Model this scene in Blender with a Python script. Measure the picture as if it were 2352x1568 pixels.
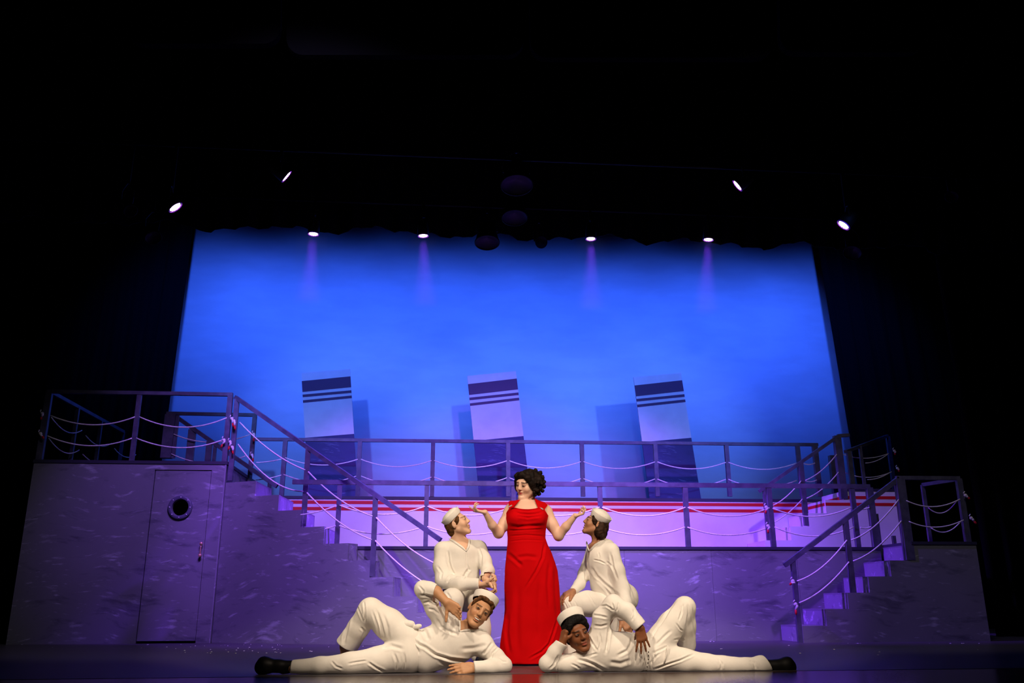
import bpy, bmesh, math, random
import numpy as np
from mathutils import Vector, Matrix
for o in list(bpy.data.objects): bpy.data.objects.remove(o)
SC = bpy.context.scene
COL = SC.collection
PI = math.pi
rnd = random.Random(7)

# ------------------------------------------------------------------ camera
W, H = 2352, 1568
FPX = 1994.85
PITCH, YAW, ROLL = (math.radians(a) for a in (16.71, 5.248, -0.2277))
CAMZ = 0.508
_f = Vector((math.sin(YAW)*math.cos(PITCH), math.cos(YAW)*math.cos(PITCH), math.sin(PITCH)))
_r = Vector((math.cos(YAW), -math.sin(YAW), 0))
_u = _r.cross(_f)
RT = _r*math.cos(ROLL) + _u*math.sin(ROLL)
UP = -_r*math.sin(ROLL) + _u*math.cos(ROLL)
CAM = Vector((0, 0, CAMZ))
cd = bpy.data.cameras.new('camera'); cam = bpy.data.objects.new('camera', cd); COL.objects.link(cam)
cd.sensor_fit = 'HORIZONTAL'; cd.sensor_width = 36.0; cd.lens = 36.0*FPX/W
cd.clip_start = 0.05; cd.clip_end = 200
Mx = Matrix((RT, UP, -_f)).transposed().to_4x4(); Mx.translation = CAM
cam.matrix_world = Mx
SC.camera = cam

def ray(px, py):
    return RT*((px-W/2)/FPX) + UP*((H/2-py)/FPX) + _f
def A(px, py, y):                     # the point of the plane y = const seen at a pixel of the photograph
    d = ray(px, py); return CAM + d*(y/d.y)
def FL(px, py, z=0.0):                # the point at height z
    d = ray(px, py); return CAM + d*((z-CAMZ)/d.z)
def AP(px, py, n, c):                 # the point of the vertical plane n.x*x + n.y*y = c
    d = ray(px, py); return CAM + d*(c/(n[0]*d.x+n[1]*d.y))

# ------------------------------------------------------------------ world, view, lights
wd = bpy.data.worlds.new('world'); SC.world = wd; wd.use_nodes = True
wd.node_tree.nodes['Background'].inputs[0].default_value = (0.05, 0.04, 0.2, 1)
wd.node_tree.nodes['Background'].inputs[1].default_value = 0.002
vs = SC.view_settings
vs.view_transform = 'Standard'; vs.look = 'None'; vs.gamma = 1.0; vs.use_curve_mapping = False
vs.exposure = 0.0

def spot(name, loc, target, color, power, angle, blend=0.6, size=0.1):
    l = bpy.data.lights.new(name, 'SPOT'); l.color = color; l.energy = power
    l.spot_size = math.radians(angle); l.spot_blend = blend; l.shadow_soft_size = size
    o = bpy.data.objects.new(name, l); COL.objects.link(o)
    o.location = loc; o.rotation_euler = (Vector(target)-Vector(loc)).to_track_quat('-Z', 'Y').to_euler()
    return o
VIOLET = (0.31, 0.105, 1.0)
DEEPV = (0.21, 0.05, 1.0)
WARM = (1.0, 0.79, 0.59)
SOFTW = (1.0, 0.85, 0.75)
# front of house: warm key on the performers (crossing lamps, cut off before the set)
spot('key_lamp', (-3.4, 1.2, 6.9), (0.9, 7.7, 0.85), WARM, 1900, 25, 0.35, 0.12)
spot('key_lamp', (5.0, 1.2, 6.9), (0.9, 7.7, 0.85), WARM, 1900, 25, 0.35, 0.12)
spot('key_lamp', (0.9, 0.2, 6.6), (0.9, 7.5, 0.85), WARM, 1500, 24, 0.35, 0.12)
# first lighting bridge, above the picture: violet wash over the set behind the performers, white spill on its middle
spot('violet_wash_lamp', (-2.2, 6.2, 7.3), (-0.7, 12.3, 1.7), VIOLET, 2700, 44, 0.5, 0.12)
spot('violet_wash_lamp', (1.2, 5.2, 6.2), (1.2, 12.3, 2.0), VIOLET, 2300, 46, 0.5, 0.12)
spot('violet_wash_lamp', (4.4, 6.2, 7.3), (3.0, 12.3, 1.7), VIOLET, 2700, 44, 0.5, 0.12)
spot('white_spill_lamp', (1.0, 6.0, 7.4), (1.3, 12.4, 0.9), SOFTW, 1900, 40, 1.0, 0.12)
# faint neutral fill from the house over the whole set
for fx, ft, fp in ((-1.6, -2.6, 190), (4.6, 5.2, 210)):
    spot('fill_lamp', (fx, 7.6, 6.5), (ft, 12.5, 0.6), (0.95, 0.86, 1.0), fp, 66, 0.6, 0.2)
# blue front light on the funnels and the foot of the backdrop
for bx in (-2.6, 1.9, 5.8):
    spot('blue_front_lamp', (bx, 5.9, 5.4), (1.4+(bx-1.6)*0.72, 15.0, 3.7), (0.085, 0.215, 1.0), 2200, 29, 0.8, 0.12)
# narrow violet lamp on the corner of the cabin and its railing
spot('violet_wash_lamp', (-0.8, 7.6, 7.2), (-3.4, 12.7, 2.5), VIOLET, 2000, 28, 1.0, 0.1)
# violet LED lamps hanging left and right, crossing the stage
LAMPS = [(402, 475, 10.5, (1.2, 11.2, 0), 2600), (657, 404, 10.5, (6.2, 13.2, 0), 6500),
         (1695, 425, 10.5, (-3.7, 13.6, 0), 7000), (1938, 516, 10.5, (0.9, 11.9, 0), 2600)]
BLAMPS = [(720, 536, 12.1, (-1.9, 12.1, 0)), (972, 540, 12.1, (0.1, 12.3, 0)),
          (1357, 547, 12.1, (2.2, 12.1, 0)), (1627, 549, 12.1, (3.6, 12.4, 0))]
for (px, py, y, t, pw) in LAMPS:
    p = A(px, py, y); d = (Vector(t)-p).normalized()
    spot('led_beam', p+d*0.06, t, DEEPV, pw, 17 if pw > 6800 else 34, 0.9, 0.09)
for (px, py, y, t) in BLAMPS:
    p = A(px, py, y); d = (Vector(t)-p).normalized()
    spot('led_beam', p+d*0.06, t, (0.22, 0.04, 1.0), 750, 24, 0.7, 0.06)
# blue cyclorama lights on the batten behind the border
for i in range(8):
    x = -4.5 + i*1.78
    spot('cyc_lamp', (x, 12.9, 7.9), (x*0.98+0.03, 16.6, 5.15), (0.028, 0.112, 1.0), 680, 72, 1.0, 0.3)

# ------------------------------------------------------------------ materials
MATS = {}
def mat(name, col, rough=0.6, metal=0.0, spec=0.3, emit=None, estr=0.0):
    if name in MATS: return MATS[name]
    m = bpy.data.materials.new(name); m.use_nodes = True
    b = m.node_tree.nodes['Principled BSDF']
    b.inputs['Base Color'].default_value = (*col, 1); b.inputs['Roughness'].default_value = rough
    b.inputs['Metallic'].default_value = metal; b.inputs['Specular IOR Level'].default_value = spec
    if emit: b.inputs['Emission Color'].default_value = (*emit, 1); b.inputs['Emission Strength'].default_value = estr
    MATS[name] = m; return m
def nd(m, t, **k):
    n = m.node_tree.nodes.new(t)
    for a, v in k.items(): setattr(n, a, v)
    return n
def lk(m, a, b): m.node_tree.links.new(a, b)
def brushed(name, base, light, dark, scale=(1.2, 1.2, 5.0), rough=0.55, amt=0.75):
    """scenic paint: a base coat with dry brush dabs, lighter and darker"""
    m = mat(name, base, rough); b = m.node_tree.nodes['Principled BSDF']
    tc = nd(m, 'ShaderNodeTexCoord'); 
    wob = nd(m, 'ShaderNodeTexNoise'); wob.inputs['Scale'].default_value = 0.9; lk(m, tc.outputs['Object'], wob.inputs['Vector'])
    add = nd(m, 'ShaderNodeVectorMath', operation='MULTIPLY_ADD'); lk(m, wob.outputs['Color'], add.inputs[0])
    add.inputs[1].default_value = (0.5, 0.5, 0.5); lk(m, tc.outputs['Object'], add.inputs[2])
    def dab(sc, off, lo, hi, nscale):
        mp = nd(m, 'ShaderNodeMapping'); mp.inputs['Scale'].default_value = sc; mp.inputs['Location'].default_value = off
        lk(m, add.outputs[0], mp.inputs['Vector'])
        n = nd(m, 'ShaderNodeTexNoise'); n.inputs['Scale'].default_value = nscale; n.inputs['Detail'].default_value = 5
        n.inputs['Roughness'].default_value = 0.62; lk(m, mp.outputs[0], n.inputs['Vector'])
        r = nd(m, 'ShaderNodeMapRange'); r.inputs[1].default_value = lo; r.inputs[2].default_value = hi
        lk(m, n.outputs['Fac'], r.inputs[0]); return r
    l1 = dab(scale, (3.1, 0.7, 0), 0.60, 0.74, 2.0)
    l2 = dab((scale[0]*1.3, scale[1]*1.3, scale[2]*1.6), (9, 4, 5), 0.62, 0.74, 2.8)
    d1 = dab((scale[0]*0.9, scale[1]*0.9, scale[2]*0.8), (5, 8, 2), 0.55, 0.72, 2.1)
    g = dab((0.5, 0.5, 0.8), (1, 2, 3), 0.3, 0.7, 1.0)
    mx = nd(m, 'ShaderNodeMath', operation='MAXIMUM'); lk(m, l1.outputs[0], mx.inputs[0]); lk(m, l2.outputs[0], mx.inputs[1])
    def mix(fac, c1, c2, k):
        x = nd(m, 'ShaderNodeMix', data_type='RGBA'); mu = nd(m, 'ShaderNodeMath', operation='MULTIPLY')
        lk(m, fac, mu.inputs[0]); mu.inputs[1].default_value = k; lk(m, mu.outputs[0], x.inputs[0])
        if isinstance(c1, tuple): x.inputs[6].default_value = (*c1, 1)
        else: lk(m, c1, x.inputs[6])
        x.inputs[7].default_value = (*c2, 1); return x.outputs[2]
    c = mix(g.outputs[0], base, tuple(v*0.8 for v in base), 1.0)
    c = mix(d1.outputs[0], c, dark, amt)
    c = mix(mx.outputs[0], c, light, amt)
    lk(m, c, b.inputs['Base Color']); return m
def noisy(m, scale, c1, c2, lo=0.4, hi=0.6, coord='Object', stretch=(1, 1, 1)):
    b = m.node_tree.nodes['Principled BSDF']; tc = nd(m, 'ShaderNodeTexCoord'); mp = nd(m, 'ShaderNodeMapping')
    mp.inputs['Scale'].default_value = stretch; lk(m, tc.outputs[coord], mp.inputs['Vector'])
    n = nd(m, 'ShaderNodeTexNoise'); n.inputs['Scale'].default_value = scale; n.inputs['Detail'].default_value = 4
    lk(m, mp.outputs[0], n.inputs['Vector']); r = nd(m, 'ShaderNodeValToRGB')
    r.color_ramp.elements[0].position = lo; r.color_ramp.elements[1].position = hi
    r.color_ramp.elements[0].color = (*c1, 1); r.color_ramp.elements[1].color = (*c2, 1)
    lk(m, n.outputs['Fac'], r.inputs[0]); lk(m, r.outputs[0], b.inputs['Base Color']); return m
GREY = brushed('scenic_grey_paint', (0.20, 0.20, 0.225), (0.50, 0.50, 0.57), (0.06, 0.06, 0.085))
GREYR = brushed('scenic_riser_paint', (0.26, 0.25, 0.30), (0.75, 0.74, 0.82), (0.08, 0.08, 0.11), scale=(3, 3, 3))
NAVY = brushed('funnel_navy_paint', (0.03, 0.03, 0.14), (0.16, 0.18, 0.34), (0.015, 0.012, 0.07), scale=(1.0, 1.0, 6))
RAIL = noisy(mat('rail_paint', (0.1, 0.1, 0.14), 0.5), 9, (0.062, 0.06, 0.095), (0.09, 0.088, 0.13))
TRIMM = mat('edge_trim_paint', (0.035, 0.035, 0.055), 0.5)
WHITE = noisy(mat('white_deck_paint', (0.78, 0.76, 0.76), 0.55), 2.0, (0.74, 0.72, 0.72), (0.80, 0.78, 0.78))
REDP = mat('red_stripe_paint', (0.62, 0.012, 0.018), 0.5)
FWHITE = noisy(mat('funnel_white_paint', (0.75, 0.75, 0.75), 0.5), 3, (0.72, 0.72, 0.73), (0.78, 0.78, 0.79))
FBAND = mat('funnel_band_paint', (0.07, 0.008, 0.08), 0.5)
ROPE = noisy(mat('white_rope', (0.8, 0.76, 0.74), 0.8), 60, (0.70, 0.66, 0.64), (0.85, 0.8, 0.78))
REDT = mat('red_cord_tip', (0.6, 0.01, 0.02), 0.6)
BLACK = mat('black_velour', (0.004, 0.004, 0.005), 0.95, 0, 0.05)
BLKM = mat('black_metal', (0.004, 0.004, 0.005), 0.6, 0, 0.12)
BRASS = mat('polished_brass', (0.9, 0.5, 0.34), 0.3, 0.55)
STUD = mat('bright_stud', (0.85, 0.85, 0.85), 0.3, 0.2)
DARKIN = mat('dark_interior', (0.004, 0.004, 0.004), 0.9)

# ------------------------------------------------------------------ object helpers
def tag(o, label=None, cat=None, group=None, kind=None):
    if label: o['label'] = label
    if cat: o['category'] = cat
    if group: o['group'] = group
    if kind: o['kind'] = kind
    return o
def thing(name, label, cat, loc=(0, 0, 0), group=None):
    o = bpy.data.objects.new(name, None); COL.objects.link(o); o.location = loc
    o.empty_display_size = 0.1
    return tag(o, label, cat, group)
def mesh_obj(name, verts, faces, m, parent=None, smooth=False):
    """vertices in world space; parented pieces keep their place"""
    me = bpy.data.meshes.new(name)
    off = Vector((0, 0, 0)); q = parent
    while q is not None: off += Vector(q.location); q = q.parent
    me.from_pydata([tuple(Vector(v)-off) for v in verts], [], faces); 
    if smooth: me.polygons.foreach_set('use_smooth', [True]*len(me.polygons))
    ms = m if isinstance(m, (list, tuple)) else [m]
    for mm in ms: me.materials.append(mm)
    me.update()
    o = bpy.data.objects.new(name, me); COL.objects.link(o)
    if parent is not None: o.parent = parent
    return o
class MB:
    def __init__(s): s.v = []; s.f = []
    def add(s, vs, fs):
        n = len(s.v); s.v += [Vector(v) for v in vs]; s.f += [tuple(i+n for i in f) for f in fs]; return s
    def box(s, x0, x1, y0, y1, z0, z1):
        vs = [(x, y, z) for x in (x0, x1) for y in (y0, y1) for z in (z0, z1)]
        return s.add(vs, [(0, 1, 3, 2), (4, 6, 7, 5), (0, 4, 5, 1), (2, 3, 7, 6), (0, 2, 6, 4), (1, 5, 7, 3)])
    def prism(s, pts, d):
        """closed outline pts extruded by vector d"""
        n = len(pts); d = Vector(d); vs = [Vector(p) for p in pts] + [Vector(p)+d for p in pts]
        fs = [tuple(range(n-1, -1, -1)), tuple(range(n, 2*n))] + [(i, (i+1) % n, n+(i+1) % n, n+i) for i in range(n)]
        return s.add(vs, fs)
    def bar(s, a, b, w, h, up=(0, 0, 1)):
        a = Vector(a); b = Vector(b); d = (b-a).normalized(); up = Vector(up)
        if abs(d.dot(up)) > 0.95: up = Vector((0, 1, 0))
        x = d.cross(up).normalized()*(w/2); z = x.cross(d).normalized()*(h/2)
        vs = [p+x*i+z*j for p in (a, b) for i, j in ((-1, -1), (1, -1), (1, 1), (-1, 1))]
        return s.add(vs, [(3, 2, 1, 0), (4, 5, 6, 7), (0, 1, 5, 4), (1, 2, 6, 5), (2, 3, 7, 6), (3, 0, 4, 7)])
    def tube(s, pts, r, n=8, cap=True):
        pts = [Vector(p) for p in pts]; N = len(pts); rs = r if isinstance(r, (list, tuple)) else [r]*N
        b = len(s.v); u = None
        for i, p in enumerate(pts):
            t = (pts[min(i+1, N-1)]-pts[max(i-1, 0)]).normalized()
            if u is None: u = t.orthogonal().normalized()
            u = (u-t*u.dot(t)).normalized(); w = t.cross(u)
            for k in range(n):
                a = 2*PI*k/n; s.v.append(p+(u*math.cos(a)+w*math.sin(a))*rs[i])
        for i in range(N-1):
            for k in range(n):
                s.f.append((b+i*n+k, b+i*n+(k+1) % n, b+(i+1)*n+(k+1) % n, b+(i+1)*n+k))
        if cap: s.f.append(tuple(b+k for k in range(n-1, -1, -1))); s.f.append(tuple(b+(N-1)*n+k for k in range(n)))
        return s
    def lathe(s, prof, o, ax, n=24, close=True):
        """profile of (radius, height) turned about axis ax through o"""
        ax = Vector(ax).normalized(); u = ax.orthogonal().normalized(); w = ax.cross(u); b = len(s.v); o = Vector(o)
        for r, hgt in prof:
            for k in range(n):
                a = 2*PI*k/n; s.v.append(o+ax*hgt+(u*math.cos(a)+w*math.sin(a))*r)
        for i in range(len(prof)-1):
            for k in range(n):
                s.f.append((b+i*n+k, b+i*n+(k+1) % n, b+(i+1)*n+(k+1) % n, b+(i+1)*n+k))
        if close:
            s.f.append(tuple(b+k for k in range(n-1, -1, -1))); s.f.append(tuple(b+(len(prof)-1)*n+k for k in range(n)))
        return s
    def ball(s, c, r, n=8, m=6):
        return s.lathe([(max(r*math.sin(PI*i/m), r*0.02), -r*math.cos(PI*i/m)) for i in range(m+1)], c, (0, 0, 1), n)
    def build(s, name, m, parent=None, smooth=False): return mesh_obj(name, s.v, s.f, m, parent, smooth)
def bevel(o, w=0.006, seg=2):
    b = o.modifiers.new('bevel', 'BEVEL'); b.width = w; b.segments = seg; b.limit_method = 'ANGLE'; return o

# ------------------------------------------------------------------ the stage house
FLOORM = mat('black_dance_floor', (0.065, 0.06, 0.07), 0.38, 0, 0.35)
APRONM = mat('varnished_apron', (0.055, 0.03, 0.025), 0.2, 0, 0.5)
FL0 = 6.86                               # where dance floor and apron meet
tag(MB().box(-14, 16, FL0, 19, -0.05, 0).build('floor', FLOORM), kind='structure')
ap = MB()
ap.box(-14, 16, 4.2, FL0-0.004, -0.06, -0.002)
tag(ap.build('trim_1', APRONM), 'dark varnished front apron of the stage', kind='structure')
tag(MB().box(-14, 16, -14, 4.2, -1.05, -1.0).build('floor_auditorium', DARKIN), kind='structure')
tag(MB().box(-14, 16, 19, 19.1, -1, 12).build('wall_back', BLACK), kind='structure')
tag(MB().box(-14.1, -14, -14, 19, -1, 12).build('wall_left', BLACK), kind='structure')
tag(MB().box(16, 16.1, -14, 19, -1, 12).build('wall_right', BLACK), kind='structure')
tag(MB().box(-14, 16, -14, 19, 12, 12.1).build('ceiling', BLACK), kind='structure')

# ------------------------------------------------------------------ blue backdrop, curtains
CYCM = noisy(mat('backdrop_cloth', (0.7, 0.7, 0.7), 0.9, 0, 0.1), 1.2, (0.66, 0.66, 0.66), (0.71, 0.71, 0.71), stretch=(1, 1, 3))
CY = 16.6
def drape(name, x0, x1, y, z0, z1, m, amp=0.0, wl=0.5, n=60, scal=None, thick=0.02):
    vs = []; fs = []
    for j, z in enumerate((z0, z1)):
        for i in range(n+1):
            t = i/n; x = x0[j]+(x1[j]-x0[j])*t
            zz = z + (scal(t) if (scal and j == 0) else 0)
            vs.append((x, y+amp*math.sin(2*PI*x/wl)+amp*0.4*math.sin(2*PI*x/wl*2.3+1), zz))
    for i in range(n): fs.append((i, i+1, n+2+i, n+1+i))
    o = mesh_obj(name, vs, fs, m, None, True)
    so = o.modifiers.new('thickness', 'SOLIDIFY'); so.thickness = thick
    return o
cyc = drape('backdrop', (-6.2, -6.2), (9.4, 9.4), CY, 0.02, 8.6, CYCM, 0.004, 1.9, 120)
tag(cyc, 'plain backdrop cloth lit bright blue behind the ship set', 'backdrop')
LY = 16.3
pl0, pl1 = A(385, 950, LY), A(437, 560, LY)
pr0, pr1 = A(1945, 960, LY), A(1880, 570, LY)
def ext(a, b, z): t = (z-a.z)/(b.z-a.z); return a.x+(b.x-a.x)*t
o = drape('leg_curtain', (-13.5, -13.5), (ext(pl0, pl1, 0.02), ext(pl0, pl1, 9.5)), LY, 0.002, 9.5, BLACK, 0.05, 0.35, 160)
tag(o, 'black leg curtain masking the left side of the blue backdrop', 'curtain')
o = drape('leg_curtain', (ext(pr0, pr1, 0.02), ext(pr0, pr1, 9.5)), (15.5, 15.5), LY, 0.002, 9.5, BLACK, 0.05, 0.35, 160)
tag(o, 'black leg curtain masking the right side of the blue backdrop', 'curtain')
o = drape('leg_curtain', (8.25, 8.2), (15.5, 15.5), 12.7, 0.002, 9.5, BLACK, 0.05, 0.35, 100)  # added masking: keeps the lamp-lit floor past the right block black
tag(o, 'black curtain added to hide the lit floor beyond the right grey block', 'curtain')
BY = 12.5
zb = A(1160, 541, BY).z
def scal(t): return 0.045*math.sin(t*2*PI*17)+0.03*math.sin(t*2*PI*29+1)+0.02*math.sin(t*2*PI*7+2)
o = drape('border_curtain', (-13, -13), (15.5, 15.5), BY, zb, 11.5, BLACK, 0.05, 0.4, 400, scal)
tag(o, 'black border curtain with a wavy lower edge across the top of the backdrop', 'curtain')

# dim panels of the valance at the top of the picture
PANM = mat('dark_blue_valance', (0.0014, 0.0014, 0.007), 0.9, 0, 0.02)
VY = 5.5
for i, (x0, x1) in enumerate(((290, 646), (656, 1206), (1216, 1780), (1790, 2130))):
    def P(x, y): return A(x, y, VY)
    yb = (100, 126, 132, 120)[i]
    n = 10; pts = [P(x0, -140)]
    pts += [P(x0+2, yb-40)] + [P(x0+40-38*math.cos(a), yb-38+38*math.sin(a)) for a in [k*PI/2/6 for k in range(7)]]
    pts += [P(x1-40+38*math.sin(a), yb-38+38*math.cos(a)) for a in [k*PI/2/6 for k in range(7)]] + [P(x1, -140)]
    o = MB().prism(pts, (0, 0.06, 0)).build('valance_panel', PANM)
    tag(o, ('leftmost narrow panel of the dim valance overhead', 'wide valance panel left of the centre gap overhead', 'wide valance panel right of the centre gap overhead', 'rightmost narrow panel of the dim valance overhead')[i], 'valance', 'dark valance panels at the top')

# ------------------------------------------------------------------ left cabin block with door
LBY = 12.66
LBX0, LBX1, LBZ = -5.55, -2.93, 2.40
cab = thing('ship_cabin', 'tall grey painted ship cabin block with a porthole door, left', 'set piece', (-4.2, LBY, 0))
dl0, dl1, dr0, dr1 = A(355, 1080, LBY), A(316, 1472, LBY), A(484, 1081, LBY), A(449, 1473, LBY)
dx0, dx1, dz = (dl0.x+dl1.x)/2, (dr0.x+dr1.x)/2, dl0.z
t = 0.05
mb = MB()
mb.box(LBX0, dx0-0.012, LBY, LBY+t, 0, LBZ); mb.box(dx1+0.008, LBX1, LBY, LBY+t, 0, LBZ); mb.box(dx0-0.012, dx1+0.008, LBY, LBY+t, dz+0.012, LBZ)
mb.build('front_panel', GREY, cab)
MB().box(LBX1-t, LBX1, LBY+t+0.001, 14.2, 0, LBZ).build('side_panel', GREYR, cab)
MB().box(LBX0, LBX0+t, LBY+t+0.001, 15.9, 0, LBZ).build('side_panel', GREY, cab)
MB().box(LBX1-0.012, LBX1+0.006, LBY-0.006, LBY+0.03, 0, LBZ).build('corner_trim', GREYR, cab)
MB().box(LBX0-0.01, LBX1+0.02, LBY-0.012, 15.9, LBZ+0.001, LBZ+0.045).build('deck', TRIMM, cab)
MB().box(LBX0+t+0.01, LBX1-t-0.01, LBY+0.5, LBY+0.53, 0, LBZ-0.01).build('inner_wall', DARKIN, cab)
door = MB()
pc = A(414, 1165, LBY); pro = 0.165; pri = 0.112
# door leaf with a round opening
ND = 32; ring = [(pc.x+pri*math.cos(2*PI*k/ND), pc.z+pri*math.sin(2*PI*k/ND)) for k in range(ND)]
def sq(k):
    a = 2*PI*k/ND; c, s_ = math.cos(a), math.sin(a); m_ = max(abs(c), abs(s_)); return (c/m_, s_/m_)
hw = 0.25
outer = [(pc.x+hw*sq(k)[0], pc.z+hw*sq(k)[1]) for k in range(ND)]
y0, y1 = LBY+0.012, LBY+0.05
vs = [(x, y0, z) for x, z in ring]+[(x, y0, z) for x, z in outer]+[(x, y1, z) for x, z in ring]
fs = [(k, (k+1) % ND, ND+(k+1) % ND, ND+k) for k in range(ND)] + [(k, 2*ND+k, 2*ND+(k+1) % ND, (k+1) % ND) for k in range(ND)]
door.add(vs, fs)
for (xa, xb, za, zb2) in ((dx0, dx1, 0.03, pc.z-hw), (dx0, dx1, pc.z+hw, dz), (dx0, pc.x-hw, pc.z-hw, pc.z+hw), (pc.x+hw, dx1, pc.z-hw, pc.z+hw)):
    door.box(xa, xb, y0, y1, za, zb2)
dr = door.build('door', GREY, cab)
rg = MB().lathe([(pri, 0), (pri, 0.03), (pri+0.008, 0.036), (pro-0.008, 0.036), (pro, 0.028), (pro, 0)], (pc.x, LBY+0.014, pc.z), (0, -1, 0), 48, False).build('porthole_ring', mat('porthole_paint', (0.09, 0.09, 0.13), 0.4), dr, True)
for k in range(8):
    a = PI/4*k+PI/2; c = (pc.x+0.139*math.cos(a), LBY-0.024, pc.z+0.139*math.sin(a))
    MB().ball(c, 0.0085).build('bolt', STUD, dr, True)
h0, h1 = A(462, 1248, LBY-0.04), A(459, 1275, LBY-0.04)
hb = MB().tube([h0+Vector((0, 0.012, 0)), h0+(h1-h0)*0.3, h0+(h1-h0)*0.7, h1+Vector((0, 0.012, 0))], [0.012, 0.009, 0.009, 0.012], 10)
hb.ball(h0, 0.024, 12, 8); hb.ball(h1, 0.024, 12, 8)
hb.tube([h0, h0+Vector((0, 0.06, 0))], 0.01); hb.tube([h1, h1+Vector((0, 0.06, 0))], 0.01)
hb.build('door_handle', BRASS, dr, True)

# ------------------------------------------------------------------ left stairs (turned towards the middle)
SN = Vector((0.485, 1.0, 0)).normalized(); SCc = (Vector((-2.744, 12.66, 0))).dot(SN)
corners = [(588, 1104), (641, 1136), (697, 1170), (745, 1208.5), (800, 1247), (851, 1286), (903, 1324.5), (958, 1369), (1009, 1407), (1060, 1445)]
backs = [626, 675, 724, 772, 822, 872, 921, 976, 1025, 1074]
P3 = [AP(x, y, (SN.x, SN.y), SCc) for x, y in corners]
B3 = []
for (x, y), bx, p in zip(corners, backs, P3):
    yb = p.y+0.9 if p.x < -1.25 else 12.03
    q = A(bx, y, yb); B3.append(Vector((q.x, q.y, 0)))
stair = thing('staircase', 'grey painted stairs coming down from the cabin towards the middle', 'stairs', (-1.6, 12.2, 0))
top0 = AP(519, 1104, (SN.x, SN.y), SCc); topb = Vector((LBX1+0.03, B3[0].y, 0))
NB = Vector((-SN.x, -SN.y, 0))*-0.03                   # panel thickness, away from the house
sp = MB(); bp_ = MB()
for i, p in enumerate(P3):
    q = P3[i-1] if i else top0; qb = B3[i-1] if i else topb; b = B3[i]
    zn = P3[i+1].z if i+1 < len(P3) else 0.0
    sp.prism([Vector((q.x, q.y, 0)), Vector((p.x, p.y, 0)), Vector((p.x, p.y, p.z)), Vector((q.x, q.y, p.z))], NB)
    bp_.prism([Vector((qb.x, qb.y, 0)), Vector((b.x, b.y, 0)), Vector((b.x, b.y, p.z-0.02)), Vector((qb.x, qb.y, p.z-0.02))], (0, -0.02, 0))
    a0 = Vector((p.x, p.y, 0)); d_ = (b-a0).normalized(); a1 = a0+d_*0.036; w_ = Vector((d_.y, -d_.x, 0))*-0.018
    MB().prism([Vector((a1.x, a1.y, zn+0.002)), Vector((b.x, b.y, zn+0.002)), Vector((b.x, b.y, p.z-0.019)), Vector((a1.x, a1.y, p.z-0.019))], w_).build('riser', GREYR, stair)
    c1 = Vector((q.x, q.y, 0))+(qb-Vector((q.x, q.y, 0))).normalized()*0.036
    MB().prism([Vector((v.x, v.y, p.z-0.018)) for v in (c1, a1, b, qb)], (0, 0, 0.018)).build('tread', GREY, stair)
sp.build('side_panel', GREY, stair); bp_.build('back_panel', GREY, stair)

# ------------------------------------------------------------------ lower and upper deck
LDY, UDY = 12.05, 14.05
LDZ, UDZ = 1.235, 2.125
low = thing('deck_platform', 'long low grey platform with black rim behind the performers', 'platform', (2, LDY, 0))
lx0, lx1 = -1.02, A(2022, 1256, LDY).x
seams = [lx0, 0.2, 1.42, 2.64, 3.86, 5.08, lx1]
for a, b in zip(seams[:-1], seams[1:]):
    MB().box(a+0.0015, b-0.0015, LDY, LDY+0.03, 0, LDZ-0.042).build('front_panel', GREY, low)
MB().box(lx0, lx1, LDY-0.015, LDY+0.03, LDZ-0.04, LDZ).build('rim_trim', TRIMM, low)
MB().box(lx0, lx1, LDY+0.031, UDY-0.01, LDZ-0.03, LDZ-0.001).build('deck', mat('deck_paint', (0.16, 0.16, 0.18), 0.5), low)
upp = thing('deck_platform', 'upper white platform with two red stripes and black rim, in front of the funnels', 'platform', (2, UDY, 0))
ux0, ux1 = A(612, 1140, UDY).x, A(1905, 1144, UDY).x
zs = [A(1100, y, UDY).z for y in (1151.5, 1159.0, 1166, 1173.5)]
MB().box(ux0, ux1, UDY, UDY+0.03, LDZ, UDZ-0.046).build('front_panel', WHITE, upp)
for za, zb2 in ((zs[1], zs[0]), (zs[3], zs[2])):
    MB().box(ux0, ux1, UDY-0.003, UDY-0.0005, za, zb2).build('red_stripe', REDP, upp)
MB().box(ux0, ux1, UDY-0.015, UDY+0.03, UDZ-0.045, UDZ).build('rim_trim', TRIMM, upp)
MB().box(ux0, ux1, UDY+0.031, UDY+0.8, UDZ-0.03, UDZ-0.001).build('deck', MATS['deck_paint'], upp)
MB().box(ux0, ux1, UDY+0.8, UDY+0.83, 0, UDZ-0.03).build('back_panel', GREY, upp)

# ------------------------------------------------------------------ white stairs up to the right landing
WSY, WSB = 13.25, 14.03
ws = thing('staircase', 'white stairs with red stripes rising to the right landing', 'stairs', (6, WSY, 0))
wc = [(1757, 1240.5), (1815, 1208.5), (1856, 1178), (1895, 1148), (1936, 1127.5)]
WP = [A(x, y, WSY) for x, y in wc]; wend = A(2062, 1127.5, WSY)
out = [Vector((WP[0].x, WSY, LDZ))]
for i, p in enumerate(WP):
    out.append(p.copy())
    if i+1 < len(WP): out.append(Vector((WP[i+1].x, WSY, p.z)))
out += [Vector((wend.x, WSY, WP[-1].z)), Vector((wend.x, WSY, LDZ))]
MB().prism(out, (0, 0.03, 0)).build('side_panel', WHITE, ws)
for i, p in enumerate(WP):
    zl = WP[i-1].z if i else LDZ
    MB().box(p.x, p.x+0.018, WSY+0.031, WSB, zl+0.001, p.z-0.019).build('riser', WHITE, ws)
    xe = WP[i+1].x if i+1 < len(WP) else wend.x
    MB().box(p.x, xe, WSY+0.031, WSB, p.z-0.018, p.z).build('tread', WHITE, ws)
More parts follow.
